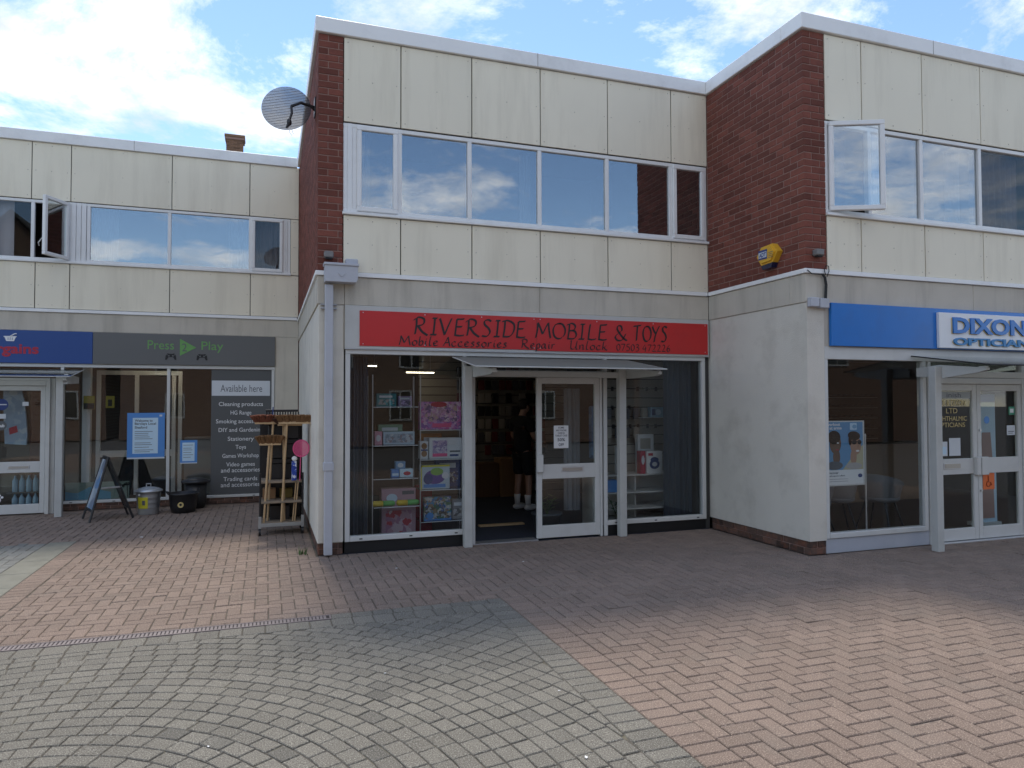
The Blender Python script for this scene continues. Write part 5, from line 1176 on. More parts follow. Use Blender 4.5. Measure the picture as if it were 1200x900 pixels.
show('bottle_shelf', 'thin shelf carrying the upper row of water bottles', 'shelf', 'inwall', -3.72, -3.2, 12.74, 12.9, 0.302, 0.318)
def disc(name, label, x, z, r_, Y, m, cat='sticker', extra=()):
    t = thing(name, label, cat, (x, Y, z)); MB().tube([(x, Y, z), (x, Y-0.001, z)], r_, 24).build('disc', m, t)
    for e in extra: e(t)
    return t
yd = YD+0.018
disc('round_sticker', 'upper round blue sticker on the left shop door', -3.735, 1.66, 0.085, yd, 'navyp', extra=(lambda t: MB().box(-3.80, -3.67, yd-0.0025, yd-0.0015, 1.652, 1.668).build('print', 'offwhite', t),))
disc('round_sticker', 'lower round grey sticker reading hub on the left shop door', -3.735, 1.345, 0.07, yd, mat('hub_grey', (0.10, 0.11, 0.12), 0.5), extra=(lambda t: text('lettering', 'hub', -3.775, -3.695, 1.32, 1.37, yd-0.002, 'white', t, depth=0.0008, bold=0.03),))
show('door_sticker', 'small white sticker between the round stickers on the left door', 'sticker', 'offwhite', -3.77, -3.68, yd-0.002, yd, 1.45, 1.52, c=0.0005)
show('door_sticker', 'small pale square notice behind the left shop door', 'sticker', 'offwhite', -3.47, -3.39, yd-0.002, yd, 1.64, 1.70, c=0.0005)
pw_ = thing('paw_sticker', 'white and pink paw print sticker low on the left shop door', 'sticker', (-3.76, yd, 0.2))
MB().tube([(-3.765, yd, 0.235), (-3.765, yd-0.001, 0.235)], 0.042, 16).build('pad', 'white', pw_)
MB().tube([(-3.765, yd-0.0015, 0.232), (-3.765, yd-0.0025, 0.232)], 0.03, 14).build('pad_print', 'pink', pw_)
for dx, dz in ((-0.055, 0.04), (-0.022, 0.068), (0.022, 0.068), (0.055, 0.04)): MB().tube([(-3.765+dx, yd, 0.235+dz), (-3.765+dx, yd-0.001, 0.235+dz)], 0.018, 12).build('toe', 'white', pw_)

# ------------------------------------------------------------------ inside the middle shop
def carton(label, x0, x1, y0, y1, z0, z1, m, blocks=(), lines_=(), cat='toy box', group='boxed toys in the shop window'):
    """a packed box: its carton and the printed picture fields on its front"""
    t = thing('toy_box', label, cat, ((x0+x1)/2, (y0+y1)/2, z0), group)
    MB().cbox(x0, x1, y0, y1, z0, z1, .003).build('carton', m, t)
    for b in blocks:
        fx = lambda q: x0+(x1-x0)*q; fz = lambda q: z0+(z1-z0)*q
        if b[0] == 'e':
            cxx, czz, rx, rz = fx(b[1]), fz(b[2]), (x1-x0)*b[3], (z1-z0)*b[4]
            MB().prism([(cxx+rx*math.cos(2*math.pi*i/18), czz+rz*math.sin(2*math.pi*i/18)) for i in range(18)], 'y', y0-0.0020-0.0006*(b[6] if len(b) > 6 else 0), y0-0.0004).build('printed_shape', b[5], t)
        else:
            MB().box(fx(b[1]), fx(b[2]), y0-0.0014-0.0006*(b[6] if len(b) > 6 else 0), y0-0.0003, fz(b[3]), fz(b[4])).build('printed_field', b[5], t)
    return t
def shelf_unit(label, x0, x1, y0, y1, zs, zt):
    t = thing('glass_shelf_unit', label, 'shelf', ((x0+x1)/2, (y0+y1)/2, 0.0))
    for z, ya, yb in zs: MB().cbox(x0, x1, ya, yb, z-0.008, z-0.0005, .002).build('shelf', 'gc', t)
    for z, ya, yb in zs: MB().cbox(x0, x1, ya-0.003, ya-0.0002, z-0.009, z, .001).build('shelf_edge', 'offwhite', t)
    for x in (x0-0.012, x1+0.012):
        for y in (y0, y1): MB().tube([(x, y, 0.0), (x, y, zt)], 0.007, 6).build('pole', 'silver', t)
    return t
shelf_unit('left glass shelf unit with small boxes in the toy shop window', 1.20, 1.745, 8.42, 8.86, ((0.44, 8.40, 8.56), (0.765, 8.46, 8.86), (1.16, 8.46, 8.86), (1.62, 8.46, 8.86)), 2.0)
shelf_unit('right glass shelf unit with large toy boxes in the shop window', 1.785, 2.36, 8.50, 8.90, ((0.22, 8.52, 8.9), (0.605, 8.52, 8.9), (0.975, 8.52, 8.9), (1.335, 8.52, 8.9)), 2.0)
pk1 = printed('pink_pack', [(0.50, 0.16, 0.42), (0.60, 0.30, 0.55), (0.25, 0.10, 0.35), (0.65, 0.45, 0.60), (0.35, 0.20, 0.50), (0.55, 0.12, 0.35)], 22)
carton('big pink doll box highest on the toy shop shelves', 1.79, 2.31, 8.6, 8.70, 1.336, 1.680, pk1,
       (('r', .10, .90, .28, .92, printed('doll_row', [(0.5, 0.35, 0.3), (0.6, 0.3, 0.5), (0.15, 0.08, 0.2), (0.7, 0.5, 0.6), (0.3, 0.15, 0.4), (0.45, 0.25, 0.35)], 30)), ('r', .30, .75, .08, .22, 'pink', 1), ('e', .45, .9, .2, .1, 'crimson', 2)))
carton('white toy castle box on the second shelf of the shop window', 1.905, 2.318, 8.6, 8.72, 0.976, 1.232, 'offwhite',
       (('r', .10, .55, .12, .88, printed('castle_print', [(0.35, 0.28, 0.45), (0.5, 0.4, 0.55), (0.25, 0.2, 0.4), (0.6, 0.55, 0.65)], 32)), ('r', .10, .55, .10, .25, 'pink', 1), ('r', .63, .95, .30, .38, 'inkgrey', 1), ('r', .63, .9, .10, .20, 'navyp', 1)))
carton('small brown and white toy box beside the castle box', 1.79, 1.893, 8.6, 8.70, 0.976, 1.195, 'offwhite', (('e', .5, .72, .34, .18, 'card'), ('e', .5, .3, .34, .18, 'card'), ('r', .05, .95, .46, .54, 'navyp', 1)))
carton('blue and yellow boxed game with purple car on the third shelf', 1.80, 2.164, 8.6, 8.70, 0.606, 0.900, mat('pale_cyan', (0.45, 0.55, 0.62), 0.4),
       (('r', .0, 1., .92, 1.0, 'yellow'), ('r', .0, .04, 0, 1, 'yellow'), ('e', .48, .5, .36, .30, mat('purple_print', (0.10, 0.06, 0.28), 0.4), 1), ('e', .55, .72, .22, .16, mat('lime_print', (0.20, 0.42, 0.08), 0.4), 2), ('e', .25, .42, .16, .22, 'navyp', 2), ('r', .1, .85, .06, .20, 'bluep', 2), ('e', .84, .55, .12, .14, 'offwhite', 3)))
carton('busy blue and green picture puzzle box on the lowest shelf', 1.84, 2.186, 8.6, 8.68, 0.221, 0.505, printed('puzzle_pack', [(0.04, 0.12, 0.35), (0.08, 0.18, 0.10), (0.35, 0.40, 0.42), (0.12, 0.10, 0.08), (0.05, 0.25, 0.45), (0.5, 0.5, 0.48), (0.30, 0.22, 0.14)], 30), (('e', .22, .2, .13, .15, 'bluep'), ('r', .0, 1, .0, .06, 'bluep', 1)))
carton('wide silvery blue toy box on the left glass shelf', 1.34, 1.722, 8.6, 8.72, 1.161, 1.316, mat('ice_blue', (0.42, 0.55, 0.66), 0.35), (('r', .06, .94, .15, .85, printed('ice_print', [(0.2, 0.28, 0.36), (0.5, 0.55, 0.6), (0.35, 0.42, 0.5), (0.3, 0.25, 0.28)], 30)),))
carton('narrow pink toy box left of the silvery blue box', 1.238, 1.328, 8.6, 8.70, 1.161, 1.322, mat('soft_pink', (0.60, 0.30, 0.38), 0.4), (('e', .5, .5, .3, .25, 'offwhite'),))
carton('small blue box stacked on two others on the left shelf', 1.49, 1.61, 8.6, 8.70, 0.865, 0.955, mat('sky_box', (0.20, 0.33, 0.52), 0.4), (('e', .5, .5, .3, .3, 'offwhite'),))
carton('small blue box at the left of the little pile', 1.44, 1.535, 8.6, 8.70, 0.766, 0.862, 'bluep', (('r', .1, .9, .2, .5, 'paleblue'),))
carton('small pale box with red car print in the little pile', 1.54, 1.70, 8.585, 8.70, 0.766, 0.864, 'paleblue', (('e', .55, .45, .28, .25, 'crimson'),))
carton('tall pink and red toy box on the floor of the window', 1.322, 1.737, 8.60, 8.74, 0.002, 0.630, mat('rose_pack', (0.44, 0.28, 0.34), 0.4),
       (('r', .12, .88, .12, .58, printed('rose_print', [(0.50, 0.08, 0.10), (0.5, 0.3, 0.36), (0.6, 0.45, 0.5), (0.4, 0.2, 0.3)], 14)), ('r', .6, .95, .88, .95, 'inkgrey', 1), ('e', .3, .82, .16, .08, 'paleblue', 1)))
show('flat_toy_box', 'dull red box standing low behind the puzzle box', 'toy box', 'crimson', 1.80, 2.02, 8.95, 9.0, 0.0, 0.62)
for i, x in enumerate((1.185, 1.475)):
    t = thing('water_blaster', ('left' if i == 0 else 'right') + ' yellow and green foam water blaster on the front shelf', 'toy', (x+0.14, 8.45, 0.44), 'foam water blasters')
    MB().tube([(x, 8.45, 0.476), (x+0.01, 8.45, 0.476), (x+0.02, 8.45, 0.476), (x+0.13, 8.45, 0.476)], [0.012, 0.028, 0.034, 0.034], 12).build('nozzle', mat('blaster_yellow', (0.62, 0.44, 0.03), 0.6) if i == 0 else bpy.data.materials['blaster_yellow'], t, smooth=True)
    MB().tube([(x+0.1305, 8.45, 0.476), (x+0.25, 8.45, 0.476), (x+0.27, 8.45, 0.476)], [0.034, 0.034, 0.02], 12).build('grip', mat('blaster_green', (0.10, 0.40, 0.10), 0.6) if i == 0 else bpy.data.materials['blaster_green'], t, smooth=True)
extra = [('pale green boxed game behind the silvery blue box', 1.30, 1.60, 8.74, 8.82, 1.161, 1.40, (0.18, 0.30, 0.20)), ('orange boxed toy behind the castle box', 1.83, 2.10, 8.76, 8.86, 0.976, 1.28, (0.42, 0.18, 0.05)),
    ('navy boxed kit behind the purple car game', 2.02, 2.34, 8.74, 8.86, 0.606, 0.96, (0.03, 0.05, 0.16)), ('grey boxed set standing right of the puzzle', 2.20, 2.35, 8.62, 8.75, 0.221, 0.46, (0.24, 0.24, 0.25)),
    ('teal box on the top left glass shelf', 1.26, 1.50, 8.62, 8.74, 1.621, 1.78, (0.05, 0.22, 0.24)), ('lilac box beside the teal one on the top left shelf', 1.53, 1.70, 8.64, 8.74, 1.621, 1.75, (0.30, 0.22, 0.36))]
for l_, a, b, c_, d_, e, f_, col_ in extra: carton(l_, a, b, c_, d_, e, f_, mat('stock_carton', col_, 0.45), (('r', .1, .9, .15, .55, printed('stock_print', [tuple(min(1, v*1.8) for v in col_), (0.4, 0.4, 0.38), tuple(v*0.5 for v in col_), (0.12, 0.1, 0.1)], 26)), ('r', .15, .8, .68, .85, 'offwhite', 1)))
curtain('curtain', 'dark slate curtain at the left end of the toy shop window', 'curtain', 0.90, 8.30, 1.12, 8.36, 0.14, 2.2, 6, 0.03)
curtain('curtain', 'plum coloured curtain hanging behind the left slate curtain', 'curtainp', 1.02, 8.86, 1.20, 8.90, 1.25, 2.2, 4, 0.02)
curtain('curtain', 'long slate grey curtain at the right end of the toy shop window', 'curtain', 5.02, 8.24, 5.44, 8.24, 0.14, 2.22, 6, 0.045)
curtain('curtain', 'long grey curtain seen through the glazed door of the toy shop', mat('grey_curtain', (0.22, 0.23, 0.26), 0.9), 3.72, 8.60, 3.95, 8.60, 0.25, 1.85, 4, 0.03)
# slatted backing of the right-hand display
sb = thing('slatwall_panel', 'pale slatted display panel with hooks behind the right shop window', 'display panel', (4.9, 8.95, 0))
MB().box(4.36, 5.50, 8.96, 8.98, 0.0, 2.55).build('backing', 'core', sb)
for i in range(19): MB().cbox(4.36, 5.50, 8.94, 8.9595, 0.02+i*0.132, 0.02+i*0.132+0.121, .004).build('slat', 'slat', sb)
hk = MB()
for i in range(7):
    for j in range(4):
        if rnd.random() < 0.25: continue
        x = 4.45+i*0.14+jit(0.02); z = 1.34+j*0.264-0.01; hk.tube([(x, 8.94, z), (x, 8.80, z), (x, 8.79, z+0.02)], 0.004, 5); hk.cbox(x-0.02, x+0.02, 8.932, 8.9395, z-0.03, z+0.03, .002)
hk.build('hooks', 'blackp', sb)
for i in range(10):
    x = 4.47+(i % 5)*0.14; z = 1.17+(i//5)*0.264
    if x > 5.0 and i < 5: continue
    show('hanging_pack', ('grey' if i % 3 else 'pale') + ' accessory pack, ' + ORD[i % 5] + ' from the left in the ' + ('lower', 'upper')[i//5] + ' row on the slatted panel', 'packet', 'inkgrey' if i % 3 else 'slat', x-0.04, x+0.04, 8.80, 8.83, z, z+0.15, group='packs on the slatted panel')
st_ = thing('display_steps', 'white stepped display shelves in the right shop window', 'shelf', (4.85, 8.7, 0))
for z, ya in ((0.69, 8.56), (0.47, 8.46), (0.27, 8.36), (0.10, 8.26)): MB().cbox(4.12, 5.46, ya, 8.935, z-0.02, z, .004).build('shelf', 'white_lam', st_)
MB().cbox(4.12, 5.46, 8.90, 8.935, 0.0, 0.669, .003).build('back_panel', 'white_lam', st_)
for x in (4.12, 4.75, 5.44): MB().cbox(x, x+0.02, 8.60, 8.899, 0.0, 0.669, .003).build('bracket', 'white_lam', st_)
carton('tall white and purple boxed toy on the right display shelf', 4.88, 5.13, 8.74, 8.82, 0.691, 1.22, 'offwhite', (('r', .15, .85, .12, .40, mat('violet_print', (0.16, 0.10, 0.30), 0.4)), ('r', .15, .8, .62, .9, 'slat', 1), ('e', .3, .52, .08, .05, 'inkgrey', 1), ('e', .6, .52, .08, .05, 'inkgrey', 1)))
carton('dark red toy box standing left of the white box with navy toy', 4.84, 4.92, 8.60, 8.70, 0.691, 1.0, 'crimson', (('e', .5, .6, .3, .2, 'offwhite'),))
carton('white box with navy toy printed on it in the right window', 4.925, 5.17, 8.58, 8.68, 0.691, 0.995, 'white', (('e', .5, .42, .32, .22, 'navyp'), ('e', .5, .62, .26, .12, 'navyp', 1), ('e', .5, .42, .16, .10, 'offwhite', 2), ('r', .1, .4, .8, .92, 'crimson', 1)))
show('toy_shelf', 'small clear shelf holding the blue toy camera box', 'shelf', 'offwhite', 4.98, 5.38, 8.76, 8.939, 1.448, 1.456)
carton('blue toy camera box high in the right shop window', 5.12, 5.34, 8.78, 8.88, 1.457, 1.60, mat('cam_blue', (0.25, 0.42, 0.58), 0.4), (('e', .5, .5, .2, .3, 'paleblue'), ('r', .05, .3, .2, .8, 'navyp')))
carton('white boxed gadget beside the right canopy post', 4.50, 4.60, 8.62, 8.70, 0.695, 1.08, 'white', (('e', .6, .5, .25, .18, 'inkgrey'),))
show('toy_pile', 'blue packed toy on the lower display shelf', 'toy box', 'bluep', 4.28, 4.44, 8.50, 8.62, 0.471, 0.63, group=None)
show('hanging_cloth', 'crumpled blue cloth hanging behind the narrow side pane', 'cloth', printed('cloth_blue', [(0.06, 0.14, 0.26), (0.10, 0.2, 0.34), (0.05, 0.1, 0.2), (0.16, 0.26, 0.38)], 9, 0.9), 4.18, 4.42, 8.80, 8.86, 0.9, 1.62, c=0.02)
# potted plants
def plant(label, x, y, z, n, h, potr=0.12, poth=0.22, leafl=0.11):
    t = thing('potted_plant', label, 'plant', (x, y, z), 'potted plants inside the shop')
    MB().lathe([(potr*0.75, z), (potr, z+poth), (potr*1.06, z+poth), (potr*1.06, z+poth*0.9), (potr*0.9, z+poth*0.88), (0.0001, z+poth*0.86)], x, y, 18).build('pot', 'pot', t, smooth=True)
    lf = MB(); sm = MB()
    for i in range(n):
        a = rnd.random()*6.28; l = rnd.uniform(0.4, 1)*h; o = Vector((x, y, z+poth*0.86)); e = o + Vector((math.cos(a)*l*0.45, math.sin(a)*l*0.45, l))
        sm.tube([o, o.lerp(e, .5)+Vector((0, 0, 0.02)), e], 0.003, 4)
        for k in range(5):
            p = o.lerp(e, 0.45+0.13*k); b = rnd.random()*6.28; d = Vector((math.cos(b), math.sin(b), rnd.uniform(-.3, .6))).normalized(); s_ = d.cross(Vector((0, 0, 1))).normalized()*leafl*0.22
            lf.add([p, p+d*leafl*0.5+s_, p+d*leafl, p+d*leafl*0.5-s_], [(0, 1, 2, 3)])
    lf.build('foliage', 'leaf', t); sm.build('stems', 'leaf', t)
    return t
plant('low leafy pot plant behind the lower pane of the toy shop door', 3.42, 8.50, 0.0, 14, 0.24, 0.19, 0.26)
plant('slim dark pot plant behind the right canopy post', 4.30, 8.24, 0.102, 9, 0.34, 0.05, 0.06, 0.07)
# back wall of the shop with phone cases
bw = thing('slatwall_panel', 'dim slatted wall of phone cases seen through the open doorway', 'display panel', (4.2, 12.6, 0))
MB().box(2.6, 5.5, 12.62, 12.64, 0, 2.58).build('backing', 'core', bw)
for i in range(17): MB().cbox(2.6, 5.5, 12.59, 12.6195, 0.02+i*0.15, 0.02+i*0.15+0.137, .004).build('slat', 'slat', bw)
cc = [mat('case_%d' % i, c_, 0.5) for i, c_ in enumerate(((0.02, 0.02, 0.02), (0.35, 0.33, 0.3), (0.18, 0.03, 0.03), (0.10, 0.10, 0.11), (0.45, 0.42, 0.38)))]
casemesh = []
for c_ in cc:
    me = MB().cbox(-0.055, 0.055, -0.02, 0.02, -0.09, 0.09, .006).mesh('phone_case'); me.materials.append(c_); casemesh.append(me)
casecount = {}
for r_ in range(7):
    for i in range(13):
        if rnd.random() < 0.15: continue
        ci = rnd.randrange(5); cnt = casecount[r_] = casecount.get(r_, -1)+1
        o = bpy.data.objects.new('phone_case', casemesh[ci]); C.objects.link(o); o.location = (3.35+i*0.135+jit(0.008), 12.56, 0.80+r_*0.24)
        tag(o, ('black', 'pale', 'dark red', 'charcoal', 'cream')[ci] + ' phone case, ' + ORD[cnt] + ' from the left in the ' + ORD[6-r_] + ' row from the top', 'phone case', 'phone cases on the back wall')
show('cardboard_box', 'tall brown cardboard box against the back wall of the toy shop', 'box', 'card', 3.95, 4.42, 12.0, 12.4, 0.0, 0.68)
show('cardboard_box', 'dark brown cardboard box left of the tall one', 'box', mat('dark_card', (0.16, 0.09, 0.05), 0.9), 3.55, 3.93, 12.05, 12.4, 0.0, 0.60)
show('wooden_strip', 'pale wooden strip lying on the dark floor inside the doorway', 'strip', 'wood', 2.72, 3.36, 9.16, 9.26, -0.002, 0.02)
def lamp(x, y, z, l, label, w_=0.12):
    t = thing('ceiling_light', label, 'light', (x, y, z), 'lit ceiling lights in the shops')
    MB().cbox(x-l/2, x+l/2, y-w_/2, y+w_/2, z+0.012, z+0.045, .004).build('casing', 'upvc', t)
    MB().box(x-l/2+0.01, x+l/2-0.01, y-w_/2+0.01, y+w_/2-0.01, z, z+0.0115).build('tube', 'lamp', t)
    for dx in (-l*0.35, l*0.35): MB().tube([(x+dx, y, z+0.045), (x+dx, y, 2.62)], 0.004, 5).build('hanger', 'silver', t)
lamp(1.86, 10.4, 2.45, 0.60, 'lit ceiling light nearest the left toy shop window', 0.10); lamp(1.62, 12.1, 2.29, 0.32, 'short lit hanging light deep in the toy shop on the left', 0.06); lamp(2.52, 12.1, 2.19, 0.50, 'lit hanging light deep in the toy shop beside the canopy post', 0.06)
lamp(7.35, 7.7, 2.44, 0.6, 'lit ceiling light inside the optician window'); lamp(-1.7, 14.0, 2.56, 0.8, 'lit ceiling light inside the left shop')
poster('white 50% OFF notice on the upper pane of the toy shop door', 3.338, 3.532, 1.105, 1.382, YC+0.026, 'white',
       [('t', '50%', 3.385, 3.485, 1.19, 1.228, 'inkgrey', 0.02), ('t', 'OFF', 3.40, 3.47, 1.13, 1.165, 'inkgrey', 0.02), ('t', 'SOME', 3.395, 3.475, 1.345, 1.368, 'inkgrey', 0.01), ('t', 'ANY PHONE', 3.365, 3.505, 1.312, 1.334, 'inkgrey', 0.01), ('t', 'CASE &', 3.39, 3.48, 1.28, 1.302, 'inkgrey', 0.01), ('t', 'TABLET CASE', 3.355, 3.515, 1.248, 1.270, 'inkgrey', 0.01)], cat='notice', name='door_notice')

# ------------------------------------------------------------------ the person in the doorway
def skin_mesh(name, pts, edges, m, parent, sub=2, root=0):
    o = worg(parent) if parent else Vector((0, 0, 0))
    me = bpy.data.meshes.new(name); me.from_pydata([Vector(p[0])-o for p in pts], edges, []); me.materials.append(M[m] if isinstance(m, str) else m)
    ob = bpy.data.objects.new(name, me); C.objects.link(ob); ob.parent = parent
    sk = ob.modifiers.new('skin', 'SKIN'); sk.use_smooth_shade = True
    for i, p in enumerate(pts):
        r_ = p[1]; me.skin_vertices[0].data[i].radius = r_ if isinstance(r_, tuple) else (r_, r_)
        me.skin_vertices[0].data[i].use_root = (i == root)
    sb_ = ob.modifiers.new('sub', 'SUBSURF'); sb_.levels = sub; sb_.render_levels = sub
    return ob
PB = Vector((3.80, 10.45, 0)); pf = Vector((0.92, 0.39, 0)).normalized(); pl_ = Vector((-pf.y, pf.x, 0))
def pj(f, l, z): return PB + pf*f + pl_*l + Vector((0, 0, z))
pe = thing('person', 'person in black t-shirt and shorts, white socks and trainers, standing inside the doorway', 'person', PB)
P_ = [(pj(0, 0, .93), .06), (pj(.0, 0, 1.08), .05), (pj(-.01, 0, 1.25), .05), (pj(-.02, 0, 1.39), .05), (pj(0, 0, 1.47), .055), (pj(.03, 0, 1.55), .055), (pj(.035, 0, 1.62), .085), (pj(.03, 0, 1.69), .06),
      (pj(-.02, .17, 1.38), .040), (pj(.0, .23, 1.14), .042), (pj(.20, .18, 1.02), .033), (pj(.26, .16, 1.00), .028),
      (pj(-.02, -.17, 1.38), .040), (pj(.02, -.23, 1.14), .042), (pj(.22, -.19, 1.03), .033), (pj(.28, -.17, 1.01), .028),
      (pj(0, .09, .86), .065), (pj(.01, .10, .50), .058), (pj(-.02, .10, .30), .05), (pj(-.02, .10, .09), .036), (pj(.06, .11, .045), .036), (pj(.14, .115, .035), .028),
      (pj(0, -.09, .86), .065), (pj(.03, -.11, .50), .058), (pj(.02, -.12, .30), .05), (pj(.0, -.12, .09), .036), (pj(.08, -.135, .045), .036), (pj(.16, -.145, .035), .028)]
E_ = [(0, 1), (1, 2), (2, 3), (3, 4), (4, 5), (5, 6), (6, 7), (3, 8), (8, 9), (9, 10), (10, 11), (3, 12), (12, 13), (13, 14), (14, 15), (0, 16), (16, 17), (17, 18), (18, 19), (19, 20), (20, 21), (0, 22), (22, 23), (23, 24), (24, 25), (25, 26), (26, 27)]
# nose, ears
n0 = len(P_)
P_ += [(pj(.125, 0, 1.60), .012)]; E_ += [(6, n0)]
body = skin_mesh('body', P_, E_, 'skin', pe)
skin_mesh('shirt', [(pj(0, 0, .84), .150), (pj(0, 0, 1.08), .143), (pj(-.01, 0, 1.25), .158), (pj(-.02, 0, 1.40), .122), (pj(0, 0, 1.465), .064), (pj(-.02, .18, 1.39), .072), (pj(-.005, .228, 1.20), .068), (pj(-.02, -.18, 1.39), .072), (pj(.008, -.228, 1.20), .068)],
          [(0, 1), (1, 2), (2, 3), (3, 4), (3, 5), (5, 6), (3, 7), (7, 8)], 'shirt', pe)
skin_mesh('shorts', [(pj(0, 0, 1.0), .135), (pj(0, .095, .84), .112), (pj(.01, .105, .52), .088), (pj(0, -.095, .84), .112), (pj(.03, -.115, .52), .088)], [(0, 1), (1, 2), (0, 3), (3, 4)], 'shirt', pe)
for l, f in ((.10, -.02), (-.12, .0)):
    MB().tube([pj(f, l, .085), pj(f, l, .16), pj(f-.003, l, .24)], [.042, .045, .053], 14).build('sock', 'sock', pe, smooth=True)
    sh = MB().ellip((0, 0, 0), (1, 1, 1), 16, 10, fn=lambda v: pj(f+.055+v.x*.145, l*1.06+v.y*(.048+.006*v.x), .048+max(v.z, -.8)*.052*(1-.25*max(0, v.x))))
    sh.build('shoe', 'sock', pe, smooth=True)
MB().ellip((0, 0, 0), (1, 1, 1), 20, 14, fn=lambda v: pj(.018+v.x*.098, v.y*.085, 1.645+v.z*.092)).build('hair', 'hair', pe, smooth=True)
MB().ellip((0, 0, 0), (1, 1, 1), 16, 12, fn=lambda v: pj(.062+v.x*.070, v.y*.066, 1.595+v.z*.088)).build('face', 'skin', pe, smooth=True)
for l in (-.086, .086): MB().ellip((0, 0, 0), (1, 1, 1), 10, 8, fn=lambda v: pj(.03+v.x*.018, l+v.y*.010, 1.60+v.z*.032)).build('ear', 'skin', pe, smooth=True)
for l in (-.026, .026): MB().ellip((0, 0, 0), (1, 1, 1), 8, 6, fn=lambda v: pj(.124+v.x*.010, l+v.y*.012, 1.625+v.z*.007)).build('eye', 'hair', pe, smooth=True)
MB().ellip((0, 0, 0), (1, 1, 1), 8, 6, fn=lambda v: pj(.126+v.x*.008, v.y*.022, 1.555+v.z*.006)).build('mouth', 'crimson', pe, smooth=True)
for l in (.155, -.165):
    hb = pj(.29, l, 1.00)
    MB().ellip((0, 0, 0), (1, 1, 1), 10, 8, fn=lambda v: hb + pf*(v.x*.045+.01) + pl_*(v.y*.018) + Vector((0, 0, v.z*.036))).build('palm', 'skin', pe, smooth=True)
    for q in range(4):
        z = (1.5-q)*.019; ln = (.07, .078, .074, .06)[q]
        MB().tube([hb+pf*.04+Vector((0, 0, z)), hb+pf*(.04+ln*.55)+Vector((0, 0, z-.004)), hb+pf*(.04+ln*.9)+Vector((0, 0, z-.022))], [.009, .0085, .007], 8).build('finger', 'skin', pe, smooth=True)
    MB().tube([hb+pf*.0+Vector((0, 0, .028)), hb+pf*.03+Vector((0, 0, .05)), hb+pf*.06+Vector((0, 0, .052))], [.011, .010, .008], 8).build('thumb', 'skin', pe, smooth=True)

# ------------------------------------------------------------------ inside the right shop
def tubchair(label, x, y, rot):
    t = thing('tub_chair', label, 'chair', (x, y, 0), 'tub chairs inside the optician')
    t.rotation_euler = (0, 0, R(rot))
    def b(name, m, mb, smooth=False):
        me = mb.mesh(name); me.materials.append(M[m])
        if smooth:
            for p in me.polygons: p.use_smooth = True
        o = bpy.data.objects.new(name, me); C.objects.link(o); o.parent = t; return o
    vs = []; fs = []; n = 20
    for lay in (0, 1):
        for k in range(n+1):
            a = R(-30 + 240*k/n); hgt = 0.76 - 0.16*abs(k/n-0.5)*2*abs(k/n-0.5)*2
            r_ = 0.27-lay*0.03
            for z, s_ in ((0.42, 0.82), (0.60, 0.98), (hgt, 1.04)): vs.append((math.cos(a)*r_*s_, math.sin(a)*r_*s_, z))
    N1 = (n+1)*3
    for k in range(n):
        for j in range(2):
            q = (k*3+j, (k+1)*3+j, (k+1)*3+j+1, k*3+j+1); fs += [q, tuple(i+N1 for i in q[::-1])]
        fs.append((k*3+2, (k+1)*3+2, (k+1)*3+2+N1, k*3+2+N1))
    b('shell', 'chair', MB().add(vs, fs), True)
    b('seat', 'chair', MB().lathe([(0.0001, 0.40), (0.20, 0.40), (0.235, 0.43), (0.235, 0.46), (0.0001, 0.475)], 0, 0, 20), True)
    for sx_, sy_ in ((1, 1), (1, -1), (-1, 1), (-1, -1)): b('leg', 'blackp', MB().tube([(sx_*.12, sy_*.12, .41), (sx_*.22, sy_*.22, 0)], [.013, .010], 8))
    return t
tubchair('grey tub chair nearest the poster in the optician window', 6.25, 6.98, 200); tubchair('middle grey tub chair behind the poster stand', 6.85, 7.22, 150); tubchair('grey tub chair nearest the double doors inside the optician', 7.42, 7.06, 110)
# poster on its stand: two people, one in sunglasses
ps = thing('display_poster', 'poster of two faces, one in sunglasses, on a stand in the optician window', 'poster', (6.1, YR+0.09, 0.2))
yq = YR+0.056
MB().box(5.80, 6.345, yq, yq+0.012, 0.728, 1.452).build('board', 'alu', ps)
MB().box(5.806, 6.322, yq-0.0012, yq-0.0002, 0.742, 0.905).build('white_strip', 'white', ps)
MB().box(5.806, 6.322, yq-0.0012, yq-0.0002, 0.906, 1.438).build('picture_field', mat('poster_sky', (0.12, 0.30, 0.52), 0.4), ps)
MB().prism([(6.03, 0.907), (6.322, 0.907), (6.322, 1.18), (6.24, 1.12)], 'y', yq-0.0016, yq-0.0013).build('sand_field', mat('poster_sand', (0.50, 0.46, 0.30), 0.5), ps)
def ell(cx_, cz, rx, rz, y, m, nm, rot=0):
    pts = []
    for i in range(20):
        a = 2*math.pi*i/20; ex, ez = rx*math.cos(a), rz*math.sin(a); pts.append((cx_+ex*math.cos(R(rot))-ez*math.sin(R(rot)), cz+ex*math.sin(R(rot))+ez*math.cos(R(rot))))
    MB().prism(pts, 'y', y-0.0004, y).build(nm, m, ps)
sk2 = mat('poster_skin', (0.42, 0.24, 0.16), 0.5); sk1 = mat('poster_skin_dark', (0.16, 0.085, 0.05), 0.5)
ell(5.930, 1.20, 0.080, 0.115, yq-0.0020, sk1, 'printed_face'); ell(5.913, 1.268, 0.090, 0.075, yq-0.0026, 'hair', 'printed_hair'); ell(5.945, 1.05, 0.05, 0.09, yq-0.0018, sk1, 'printed_neck'); ell(5.915, 0.955, 0.115, 0.048, yq-0.0030, 'inkgrey', 'printed_shirt')
